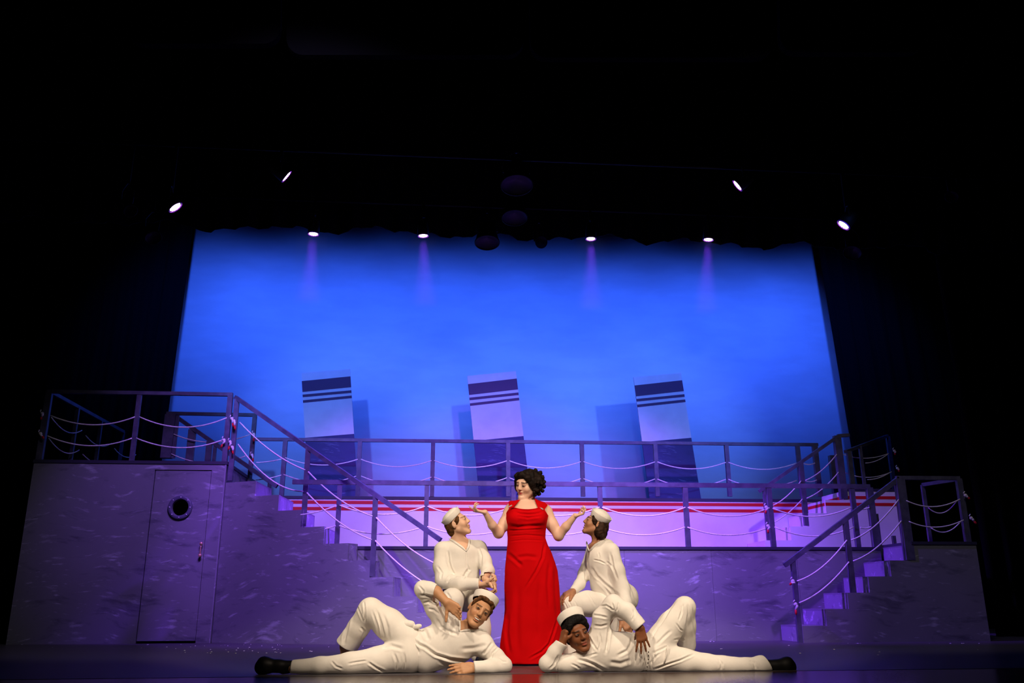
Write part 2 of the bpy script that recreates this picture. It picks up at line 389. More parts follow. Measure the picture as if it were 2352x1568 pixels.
s1, s2 = (A(2000, 1139, WSY).z, A(2000, 1146, WSY).z), (A(2000, 1154.5, WSY).z, A(2000, 1161.5, WSY).z)
MB().box(WP[4].x, wend.x, WSY-0.003, WSY-0.0005, s1[1], s1[0]).build('red_stripe', REDP, ws)
MB().box(WP[3].x, wend.x, WSY-0.003, WSY-0.0005, s2[1], s2[0]).build('red_stripe', REDP, ws)
MB().box(WP[4].x-0.003, WP[4].x-0.0005, WSY+0.03, WSB, s1[1], s1[0]).build('red_stripe', REDP, ws)
MB().box(WP[3].x-0.003, WP[3].x-0.0005, WSY+0.03, WSB, s2[1], s2[0]).build('red_stripe', REDP, ws)
MB().box(WP[4].x+0.02, wend.x, WSY-0.01, WSY+0.03, WP[-1].z+0.001, WP[-1].z+0.04).build('rim_trim', TRIMM, ws)

# ------------------------------------------------------------------ right stairs and block
RBY = 11.33
rs = thing('staircase', 'grey painted stairs and block at the right edge of the set', 'stairs', (5.8, RBY, 0))
rc = [(1843, 1437), (1896, 1400.5), (1946, 1361.5), (1994, 1324.5), (2043, 1287), (2090, 1251)]
RP = [A(x, y, RBY) for x, y in rc]; rx1 = A(2259, 1363, RBY).x; RZ = 1.225
for k, p in enumerate(RP): p.z = 0.204*(k+1)
out = [Vector((RP[0].x, RBY, 0))]
for i, p in enumerate(RP):
    out.append(p.copy())
    if i+1 < len(RP): out.append(Vector((RP[i+1].x, RBY, p.z)))
out += [Vector((rx1, RBY, RP[-1].z)), Vector((rx1, RBY, 0))]
MB().prism(out, (0, 0.03, 0)).build('side_panel', GREY, rs)
RW = 1.0
for i, p in enumerate(RP):
    zl = RP[i-1].z if i else 0
    MB().box(p.x, p.x+0.018, RBY+0.031, RBY+RW, zl+0.002, p.z-0.019).build('riser', GREYR, rs)
    xe = RP[i+1].x if i+1 < len(RP) else rx1
    MB().box(p.x, xe, RBY+0.031, RBY+RW, p.z-0.018, p.z).build('tread', GREY, rs)
MB().box(rx1-0.03, rx1, RBY+0.031, RBY+RW, 0, RP[-1].z-0.02).build('side_panel', GREY, rs)
MB().box(RP[-1].x+0.02, rx1+0.01, RBY-0.01, RBY+RW, RP[-1].z+0.001, RP[-1].z+0.04).build('rim_trim', TRIMM, rs)

# ------------------------------------------------------------------ funnels
FY = 14.95
FUN = [((692, 856), (804, 847), (709, 1140), (822, 1140), 'left'), ((1073, 863), (1185, 852), (1101, 1142), (1219, 1142), 'middle'), ((1455, 866), (1564, 856), (1492, 1143), (1610, 1143), 'right')]
for (tl, tr, bl, br, w) in FUN:
    f = thing('ship_funnel', w+' one of three leaning white and navy painted funnel flats', 'funnel', tuple(A((bl[0]+br[0])/2, 1140, FY)))
    TL, TR, BL, BR = (A(*p, FY) for p in (tl, tr, bl, br))
    zb_ = 1.9
    BL = BL+(BL-TL)*((BL.z-zb_)/(TL.z-BL.z)); BR = BR+(BR-TR)*((BR.z-zb_)/(TR.z-BR.z))
    def at_(u, v, TL=TL, TR=TR, BL=BL, BR=BR):
        a = TL+(BL-TL)*u; b = TR+(BR-TR)*u; return a+(b-a)*v
    def lv(py, left):
        p0, p1 = (tl, bl) if left else (tr, br); top, bot = (TL, BL) if left else (TR, BR)
        q = A(p0[0]+(p1[0]-p0[0])*(py-p0[1])/(p1[1]-p0[1]), py, FY); return (top.z-q.z)/(top.z-bot.z)
    dy = tl[1]-856; dyr = tr[1]-847
    def quad(l0, l1, r0, r1, y0, y1):
        pts = []
        for left, yy in ((1, l0), (0, r0), (0, r1), (1, l1)):
            u = lv(yy, left) if yy is not None else (0.0 if yy == 0 else 1.0)
            pts.append((TL+(BL-TL)*u) if left else (TR+(BR-TR)*u))
        return [p+Vector((0, y0, 0)) for p in pts], (0, y1-y0, 0)
    pts, d = quad(tl[1], 1005+dy*1.0, tr[1], 996+dyr*1.0, 0, 0.03); MB().prism(pts, d).build('white_panel', FWHITE, f)
    ua, ub = lv(1005+dy, 1), lv(996+dyr, 0)
    MB().prism([TL+(BL-TL)*ua, TR+(BR-TR)*ub, BR, BL], (0, 0.03, 0)).build('navy_panel', NAVY, f)
    for (l0, l1, r0, r1) in ((875, 900, 864, 889), (906, 912, 896, 902), (919, 925, 908, 914)):
        pts, d = quad(l0+dy, l1+dy, r0+dyr, r1+dyr, -0.003, -0.0005); MB().prism(pts, d).build('dark_band', FBAND, f)
    # brace that keeps the flat standing
    m0 = (TL+TR)/2+(BL-TL)*0.35+Vector((0, 0.03, 0)); m1 = Vector((m0.x+0.15, FY+0.75, 0.0))
    MB().bar(m0, m1, 0.05, 0.03).build('brace', BLKM, f)
    MB().box(min(BL.x, BR.x)+0.05, max(BL.x, BR.x)-0.02, FY, FY+0.03, 0, zb_-0.002).build('foot_board', NAVY, f)

# ------------------------------------------------------------------ railings
def cat_pts(a, b, sag, n=14, s0=0.5):
    a = Vector(a); b = Vector(b)
    return [a+(b-a)*t - Vector((0, 0, 1))*(sag*4*t*(1-t)) for t in [i/n for i in range(n+1)]]
def railing(label, parts, loc):
    r = thing('railing', label, 'railing', loc)
    for (nm, a, b, w, h) in parts:
        o = MB().bar(a, b, w, h).build(nm, RAIL, r)
    return r
PW = 0.062
def post(x0, y0, x1, y1, Y, w=PW, Y1=None):
    a, b = A(x0, y0, Y), A(x1, y1, Y if Y1 is None else Y1)
    m = (a+b)/2
    return ('post', Vector((m.x, m.y, a.z)), Vector((m.x, m.y, b.z)), w, w*0.75)
def rail(x0, y0, x1, y1, Y, Y1=None, w=0.055, nm='top_rail', hh=0.05):
    return (nm, A(x0, y0, Y), A(x1, y1, Y if Y1 is None else Y1), w, hh)
RY = LBY+0.06
ZR = A(535, 906, RY).z
def lvl(px, y, z=None): p = A(px, 905, y); return Vector((p.x, y, ZR if z is None else z))
fl_, fr_ = Vector((LBX0+0.04, RY, ZR)), Vector((LBX1-0.04, RY, ZR))
bl_ = Vector((LBX0+0.06, 15.8, ZR))
r1 = railing('dark railing along the top of the left cabin', [
    ('top_rail', fl_-Vector((0.03, 0, 0)), fr_+Vector((0.03, 0, 0)), 0.06, 0.05),
    ('post', fl_-Vector((0, 0, 0.026)), Vector((fl_.x, RY, LBZ+0.045)), 0.085, 0.06),
    ('post', Vector((A(312, 980, RY).x, RY, ZR-.026)), Vector((A(312, 980, RY).x, RY, LBZ+.045)), PW, .05), ('post', fr_-Vector((0, 0, 0.026)), Vector((fr_.x, RY, LBZ+0.045)), 0.07, 0.06),
    ('side_rail', fl_+Vector((0, 0.05, 0)), bl_, 0.05, 0.05),
    ('post', Vector((fl_.x+0.01, 13.75, ZR)), Vector((fl_.x+0.01, 13.75, LBZ+0.045)), 0.05, 0.05),
    ('post', Vector((fl_.x+0.01, 14.75, ZR)), Vector((fl_.x+0.01, 14.75, LBZ+0.045)), 0.05, 0.05),
    ('post', bl_.copy(), Vector((bl_.x, bl_.y, LBZ+0.045)), 0.05, 0.05)], (-4.2, LBY, LBZ+0.045))
b0, b1 = FL(383, 949, ZR), FL(590, 953, ZR); by = (b0.y+b1.y)/2
b0 = A(383, 949, by); b1 = A(590, 953, by)
pb = A(570, 1092, by)
r2 = railing('dark railing at the back of the cabin roof, seen through the front one', [
    ('top_rail', b0, b1, 0.06, 0.05), post(397, 952, 378, 1052, by, 0.16), post(411, 952, 396, 1052, by, 0.05),
    ('post', Vector((b1.x-0.03, by, b1.z-0.025)), Vector((b1.x-0.03, by, UDZ-0.1)), 0.065, 0.06)], (b0.x, by, LBZ+0.045))
hp0, hp1 = A(402, 955, by+0.1), A(636, 1117, 13.9)
def along(px, a, b, pa, pb_):
    t = (px-pa)/(pb_-pa); return a+(b-a)*t
parts = [('handrail', hp0, hp1, 0.06, 0.06)]
for px, w, zb_ in ((444, 0.12, LBZ+0.05), (484, 0.09, LBZ+0.05), (497, 0.05, LBZ+0.05), (620, 0.05, 1.9)):
    p = along(px, hp0, hp1, 402, 636); parts.append(('post', p-Vector((0, 0, 0.02)), Vector((p.x, p.y, zb_)), w, 0.05))
r3 = railing('dark handrail sloping down behind the cabin roof railing', parts, tuple(hp0))
# left stair handrail
def SP(px, py, off=0.05): d = ray(px, py); return CAM + d*((SCc-off)/(SN.x*d.x+SN.y*d.y))
ha, hb_ = SP(541, 912, -0.03), SP(1012, 1240, -0.03)
parts = [('handrail', ha, hb_, 0.055, 0.055)]
for (x0, y0, x1, y1) in ((546, 916, 527, 1104), (707, 1027, 698, 1208), (863, 1136, 855, 1324)):
    a, b = SP(x0, y0, -0.03), SP(x1, y1, -0.03); m = (a+b)/2
    parts.append(('post', Vector((m.x, m.y, a.z)), Vector((m.x, m.y, b.z)), 0.068, 0.05))
r4 = railing('sloping handrail with three posts along the left grey stairs', parts, tuple(P3[4]))
# upper deck rail
UR = UDY+0.02
parts = [rail(587, 1008.5, 1878, 1021, UR)]
for (x0, x1, w) in ((655, 647, .07), (826.5, 821.5, .068), (995.5, 991.5, .068), (1167, 1167, .068), (1337, 1338.5, .068), (1505, 1510, .068), (1667.5, 1677, .068), (1831, 1843, .068), (1870, 1884, .085)):
    y0 = 1009+(x0-600)*0.0098
    parts.append(post(x0, y0+3, x1, 1140, UR, w))
r5 = railing('dark upper railing in front of the three funnels', parts, (2, UR, UDZ))
# lower deck rail
LR = LDY+0.03
parts = [rail(672, 1106.5, 1997, 1117, LR, w=0.06, hh=0.06)]
for (x0, x1, w) in ((780.5, 773.5, .062), (981.5, 976.5, .062), (1180, 1179, .062), (1379, 1380.5, .062), (1573.5, 1580.5, .068), (1767.5, 1774.5, .068), (1957, 1970, .068), (1996, 2012, .09)):
    parts.append(post(x0, 1111+(x0-600)*0.006, x1, 1256, LR, w))
r6 = railing('lower dark railing along the front of the low grey platform', parts, (2, LR, LDZ))
# white stairs rail
WR = WSY+0.03
wa, wb, wc_ = A(1744, 1128, WR), A(1926, 1001, WR), A(1950, 999, WR)
parts = [('handrail', wa, wb, 0.055, 0.05), ('handrail', wb-Vector((0.02, 0, 0)), wc_, 0.06, 0.05), post(1757.5, 1120, 1765.5, 1255, WR, .062), post(1838, 1063, 1853, 1207, WR, .075), post(1925, 1001, 1934.5, 1146, WR, .11)]
r7 = railing('dark sloping handrail up the white stairs on the right', parts, tuple(WP[2]))
parts = [rail(1942, 1037, 2038, 1001, WR+.1, 15.2, 0.05), post(1947, 1036, 1962, 1126, WR+.1, .07), post(1975, 1024, 1987, 1125, 13.9, .05), post(2038, 1002, 2055, 1122, 15.2, .07), post(1912, 1046, 1921, 1140, 14.5, .12)]
r8 = railing('unlit railing around the far right landing', parts, tuple(A(1990, 1126, 14)))
# right stairs and block rail
SR = RBY+0.04
ra, rb = A(1802, 1298, SR), A(2064, 1099, SR)
parts = [('handrail', ra, rb, 0.055, 0.06), rail(2058, 1097, 2203, 1098, SR, nm='top_rail'), post(1821, 1284, 1838, 1476, SR, .062), post(1941, 1192, 1960, 1361, SR, .068), post(2068, 1099, 2086, 1286, SR, .12), post(2203, 1099, 2221, 1244, SR, .075)]
r9 = railing('dark handrail up the grey stairs and block on the right', parts, tuple(RP[2]))
parts = [rail(2120, 1113, 2196, 1101, SR+.7, SR+.05, 0.045), post(2120, 1113, 2136, 1246, SR+.7, .05), post(2206, 1103, 2226, 1246, SR+.5, .05)]
r10 = railing('unlit railing on the far side of the right block', parts, tuple(A(2160, 1246, SR+.5)))
parts = [post(2003, 1180, 2026, 1325, RBY+.95, .11), post(2050, 1230, 2062, 1290, RBY+.95, .05)]
r11 = railing('two dark posts at the back of the right grey stairs', parts, tuple(A(2026, 1325, RBY+.95)))

# ------------------------------------------------------------------ ropes (one run of rope = one thing)
RR = 0.0095
def rope(label, Y, runs, tassels=(), r=RR, offs=None, group=None):
    """runs: (x0,y0,x1,y1,low_y) in the photograph; Y a depth or a function of the pixel"""
    yy = Y if callable(Y) else (lambda px: Y)
    r0 = runs[0]
    base = offs(r0[0], r0[1]) if offs else A(r0[0], r0[1], yy(r0[0]))
    root = thing('rope', label, 'rope', tuple(base), group)
    for (x0, y0, x1, y1, sag) in runs:
        pts = []
        n = 16
        for i in range(n+1):
            t = i/n; px = x0+(x1-x0)*t; py = y0+(y1-y0)*t + sag*4*t*(1-t)
            pts.append(offs(px, py) if offs else A(px, py, yy(px)))
        MB().tube(pts, r, 7).build('rope_swag', ROPE, root, True)
    for (x, y, dx, dy) in tassels:
        p = offs(x, y) if offs else A(x, y, yy(x)); p = p-Vector((0, 0.045, 0))
        q = p+Vector((dx, -0.01, dy))
        k = MB().ball(p, 0.024, 9, 7); k.tube([p, p+Vector((0.014, -0.012, -0.02)), p+(q-p)*0.55], [0.014, 0.016, 0.013], 7)
        k.tube([p+Vector((-.01, 0, .01)), p+Vector((-.028, -.01, .03)), p+Vector((-.014, -.02, .05))], .008, 6)
        k.build('knot', ROPE, root, True)
        MB().tube([p+(q-p)*0.5, p+(q-p)*0.8, q], [0.013, 0.015, 0.009], 7).build('red_tip', REDT, root, True)
    return root
RF = RY-0.03
rope('upper white rope along the front of the cabin roof', RF, [(116, 954, 310, 957, 20), (320, 957, 521, 959, 23)], [(100, 951, 0, -.09), (534, 963, .03, -.12)])
rope('lower white rope along the front of the cabin roof', RF, [(109, 1001, 303, 1006, 20), (313, 1006, 517, 1008, 21)], [(96, 997, .06, -.07), (516, 1012, -.03, -.11)])
def sidey(px): return 12.8+(px-118)/180*3.0
rope('upper dim rope receding along the left side of the cabin roof', sidey, [(118, 958, 188, 988, 18), (197, 1000, 256, 1018, 14)], r=.008)
rope('lower dim rope receding along the left side of the cabin roof', sidey, [(112, 1006, 182, 1033, 19), (190, 1043, 250, 1060, 12), (263, 1030, 312, 1044, 12)], r=.008)
rope('upper rope on the railing at the back of the cabin roof', by-.03, [(397, 996, 575, 997, 19)], [(584, 998, .01, -.12)], r=.008)
rope('lower rope on the railing at the back of the cabin roof', by-.03, [(391, 1041, 566, 1046, 20)], [(580, 1046, .03, -.10)], r=.008)
so = lambda x, y: SP(x, y, 0.0)
rope('upper rope sagging along the left stair handrail', None, [(551, 970, 701, 1079, 13), (708, 1083, 856, 1185, 14), (864, 1188, 1012, 1299, 13)], [(539, 968, .03, -.13)], offs=so)
rope('lower rope sagging along the left stair handrail', None, [(547, 1020, 697, 1128, 27), (705, 1131, 854, 1239, 14), (862, 1241, 1012, 1357, 13)], [(530, 1016, -.01, -.12), (535, 1028, .02, -.10)], offs=so)
ury = UR-.03
px_ = [826, 994, 1167, 1337, 1507, 1670, 1833]; yu = [1054.5, 1057.5, 1058, 1060, 1060.5, 1061.5, 1063]; yl = [1093, 1095.5, 1097, 1099, 1100, 1100.5, 1103]
runs = [(588, 1062, 650, 1053, 2), (655, 1051, 822, 1054.5, 15)] + [(px_[i]+3, yu[i], px_[i+1]-3, yu[i+1], 15.5) for i in range(6)] + [(1846, 1064, 1872, 1063, 3)]
rope('upper rope swagged along the railing before the funnels', ury, runs, r=.0085)
runs = [(585, 1102, 646, 1091, 2), (651, 1089, 818, 1093, 17)] + [(px_[i]+3, yl[i], px_[i+1]-3, yl[i+1], 17) for i in range(6)] + [(1850, 1104, 1876, 1102, 3)]
rope('lower rope swagged along the railing before the funnels', ury, runs, r=.0085)
lry = LR-.03
px_ = [777, 979, 1179, 1380, 1577, 1770]; yu = [1160, 1162.5, 1164, 1164.5, 1165, 1166]; yl = [1207, 1209, 1210.5, 1210.5, 1210.5, 1211]
runs = [(690, 1182, 773, 1161, 3)] + [(px_[i]+3, yu[i], px_[i+1]-3, yu[i+1], 20) for i in range(5)] + [(1775, 1167, 1955, 1165, 20), (1970, 1167, 1997, 1165, 3)]
rope('upper rope swagged along the low platform railing', lry, runs, [(1757, 1165, -.02, -.09)])
runs = [(745, 1214, 771, 1207, 1)] + [(px_[i]+2, yl[i], px_[i+1]-4, yl[i+1], 18) for i in range(5)] + [(1779, 1210, 1961, 1210, 21), (1976, 1211, 2001, 1209, 3)]
rope('lower rope swagged along the low platform railing', lry, runs, [(1761, 1208, -.01, -.10)])
rope('upper rope along the white stairs handrail', WR-.04, [(1774, 1161, 1840, 1104, 7), (1850, 1103, 1922, 1043, 8)], r=.0085)
rope('lower rope along the white stairs handrail', WR-.04, [(1777, 1200, 1843, 1146, 5), (1853, 1144, 1926, 1084, 8)], r=.0085)
rope('upper dim rope around the far right landing', 14.0, [(1937, 1043, 2041, 1041, 10), (1988, 1063, 2040, 1042, 5)], [(2051, 1036, .0, -.07)], r=.007)
rope('lower dim rope around the far right landing', 14.0, [(1941, 1085, 2048, 1083, 12), (1992, 1101, 2042, 1086, 4)], [(2058, 1076, .02, -.06)], r=.007)
rope('upper rope along the right stair handrail', SR-.04, [(1831, 1334, 1945, 1240, 15), (1955, 1240, 2064, 1147, 14)], [(1818, 1334, -.05, -.05)])
rope('lower rope along the right stair handrail', SR-.04, [(1836, 1384, 1950, 1290, 13), (1960, 1288, 2070, 1196, 14)], [(1824, 1387, -.01, -.13)])
rope('upper rope on top of the right block', SR-.04, [(2081, 1149, 2205, 1146, 16)], [(2213, 1138, .05, -.05)], r=.0085)
rope('lower rope on top of the right block', SR-.04, [(2087, 1197, 2213, 1194, 15)], [(2226, 1190, .06, -.08)], r=.0085)
rope('upper slack rope behind the right block railing', SR+.3, [(2132, 1165, 2198, 1150, 20)], r=.008)
rope('lower slack rope behind the right block railing', SR+.3, [(2138, 1211, 2206, 1198, 17)], r=.008)

# ------------------------------------------------------------------ stage lamps
LENS = mat('led_lens', (0.8, 0.8, 0.8), 0.3, 0, 0.3, (1.0, 0.86, 1.0), 5)
RIMM = mat('lens_rim_glow', (0.3, 0.03, 0.5), 0.25, 0, 0.5)
WIRE = BLKM
PIPEZ = {10.5: 6.27, 12.1: 6.32}
def led_lamp(px, py, y, tgt, label, sc=1.0):
    p = A(px, py, y); d = (Vector(tgt)-p).normalized()
    L = thing('led_stage_lamp', label, 'lamp', tuple(p), 'violet LED stage lamps')
    R = 0.098*sc
    MB().lathe([(R*0.62, -0.24), (R*0.9, -0.2), (R*1.0, -0.1), (R*1.0, 0.0), (R*0.93, 0.0), (R*0.9, -0.015), (R*.3, -0.018)], p, d, 28).build('housing', BLKM, L, True)
    MB().lathe([(R*1.0, 0.0), (R*1.05, 0.006), (R*1.0, 0.016), (R*0.94, 0.016), (R*0.92, 0.002)], p, d, 28, False).build('lens_rim', RIMM, L, True)
    u = d.orthogonal().normalized(); w = d.cross(u)
    pos = [(0, 0)]+[(0.30, k*PI/3) for k in range(6)]+[(0.62, k*PI/6+0.2) for k in range(12)]+[(0.8, k*PI/9) for k in range(0)]
    for (rr, a) in pos:
        c = p+d*0.001+(u*math.cos(a)+w*math.sin(a))*R*rr
        MB().lathe([(R*0.155, -0.006), (R*0.155, 0.006), (R*0.09, 0.012)], c, d, 10).build('led', LENS, L, True)
    top = p-d*0.1+Vector((0, 0, 0.30)); top.y = y; side = d.cross(Vector((0, 0, 1))).normalized()*R*1.15
    MB().tube([p-d*0.1+side, p-d*0.1+side+Vector((0, 0, 0.16)), top-Vector((0, 0, .1)), p-d*0.1-side+Vector((0, 0, 0.16)), p-d*0.1-side], 0.012, 6).build('yoke', BLKM, L, True)
    MB().box(top.x-.02, top.x+.02, y-.02, y+.02, top.z-0.11, PIPEZ[y]).build('clamp', BLKM, L)
    return top
tops = []
for (px, py, y, t, pw), lab in zip(LAMPS, ('lit violet stage lamp farthest left, low', 'lit violet stage lamp high on the left', 'lit violet stage lamp high on the right', 'lit violet stage lamp farthest right, low')):
    # each lamp faces across the stage; seen edge-on from the house
    tops.append(led_lamp(px, py, y, t, lab))
for (px, py, y, t), lab in zip(BLAMPS, ('first lit lamp from the left on the border edge', 'second lit lamp from the left on the border edge', 'third lit lamp from the left on the border edge', 'last lit lamp on the right of the border edge')):
    tops.append(led_lamp(px, py, y, t, lab, 0.85))
def pipe(x0, x1, y, z, label):
    tag(MB().tube([(x0, y, z), (x1, y, z)], 0.025, 10).build('lighting_pipe', BLKM, None, True), label, 'pipe')
pipe(-7, 8.5, 10.5, 6.25, 'black lighting pipe above the front stage')
pipe(-7, 8.5, 12.1, 6.3, 'black lighting pipe near the border curtain')
SCOOP = mat('dark_lamp_inside', (0.03, 0.02, 0.045), 0.4, 0.2)
def can(px, py, y, R, label, tilt=(0, -0.25, -1), L_=0.34):
    p = A(px, py, y); d = Vector(tilt).normalized()
    L = thing('unlit_stage_lamp', label, 'lamp', tuple(p), 'unlit lamps hanging among the lit ones')
    MB().lathe([(R*0.35, -L_), (R*0.6, -L_*0.92), (R*0.78, -L_*.5), (R*0.95, 0), (R*1.0, 0.0), (R*1.0, 0.015), (R*.94, .015)], p, d, 32, False).build('housing', BLKM, L, True)
    MB().lathe([(R*0.95, 0.0), (R*.6, -0.06), (R*0.02, -0.09)], p, d, 32, False).build('reflector', SCOOP, L, True)
    q = p-d*L_*0.6
    MB().box(q.x-.015, q.x+.015, q.y-.015, q.y+.015, q.z+.3, max(q.z+.34, PIPEZ[y]+.02)).build('clamp', BLKM, L)
    MB().tube([q+Vector((R*.8, 0, 0)), q+Vector((R*.85, 0, .2)), q+Vector((0, 0, .34)), q+Vector((-R*.85, 0, .2)), q-Vector((R*.8, 0, 0))], 0.012, 6).build('yoke', BLKM, L, True)
can(1119, 556, 12.1, 0.19, 'big round unlit lamp silhouetted against the top of the backdrop')
can(1243, 556, 12.1, 0.095, 'small dark lamp just right of the big round unlit one', (0.15, -0.9, -0.5), 0.2)
can(1187, 424, 10.5, 0.22, 'faint unlit lamp high above the middle of the stage')
can(1182, 499, 12.1, 0.20, 'faint unlit lamp just above the big silhouetted one')
can(299, 483, 10.5, 0.09, 'faint unlit lamp left of the lowest lit lamp on the left', (0.5, -0.4, -0.6), 0.25)
can(352, 545, 12.1, 0.12, 'faint unlit lamp left of the backdrop corner', (0.4, -0.4, -0.8), 0.25)
can(1958, 580, 12.1, 0.14, 'faint unlit lamp below the lowest lit lamp on the right', (-0.4, -0.4, -0.8), 0.25)
can(2186, 451, 10.5, 0.09, 'faint unlit lamp at the far right', (-0.5, -0.4, -0.6), 0.25)

# haze in the beams under the border lamps
hz = mat('stage_haze', (0.5, 0.5, 0.5)); nt = hz.node_tree
nt.nodes.remove(nt.nodes['Principled BSDF']); vsn = nt.nodes.new('ShaderNodeVolumeScatter'); vsn.inputs['Density'].default_value = 0.06; vsn.inputs['Color'].default_value = (0.9, 0.9, 0.95, 1)
nt.links.new(vsn.outputs[0], nt.nodes['Material Output'].inputs['Volume'])
for (px, py, y, t), w_ in zip(BLAMPS, ('first', 'second', 'third', 'fourth')):
    p = A(px, py, y); tag(MB().box(p.x-.24, p.x+.24, y-.24, y+.24, 4.7, p.z-.03).build('haze', hz), 'thin violet haze in the beam under the '+w_+' border lamp from the left', 'haze', kind='stuff')

# bits of paper and glitter swept against the foot of the set
fb = MB(); r_ = random.Random(11)
BITM = mat('paper_bits', (0.7, 0.68, 0.7), 0.4)
def bit(x, y, sz):
    a = r_.uniform(0, 6.28); u = Vector((math.cos(a), math.sin(a), 0))*sz; w = Vector((-math.sin(a), math.cos(a), 0))*sz*r_.uniform(.3, .8)
    c = Vector((x, y, 0.001)); t = Vector((0, 0, sz*.35))
    fb.add([c-u-w, c+u-w, c+u+w, c-u+w, c-u*.6-w*.5+t, c+u*.6-w*.5+t*1.2, c+u*.6+w*.5+t, c-u*.6+w*.5+t*.8], [(3, 2, 1, 0), (4, 5, 6, 7), (0, 1, 5, 4), (1, 2, 6, 5), (2, 3, 7, 6), (3, 0, 4, 7)])
for k in range(46):
    p = FL(r_.gauss(560, 110), r_.uniform(1479, 1500)); bit(p.x, p.y, r_.uniform(.004, .010))
for (px, py) in ((120, 1487), (50, 1480), (338, 1481), (340, 1480), (543, 1493), (716, 1496), (712, 1495), (1658, 1490), (1655, 1490), (1812, 1482), (2020, 1497), (2017, 1504), (1838, 1500), (870, 1481), (1640, 1473), (1632, 1473), (1590, 1474), (2246, 1492), (1916, 1491)):
    p = FL(px, py); bit(p.x, p.y, .011)
for k in range(30):
    x0 = r_.choice([r_.uniform(530, 880), r_.uniform(230, 262), r_.uniform(2060, 2270), r_.uniform(1945, 1980)]); p = FL(x0, 1476.5+(x0-530)*.008 if x0 < 1000 else 1477.5); bit(p.x, p.y, r_.uniform(.005, .012))
tag(fb.build('floor_debris', BITM), 'tiny pale paper bits scattered on the black floor along the set', 'debris', kind='stuff')

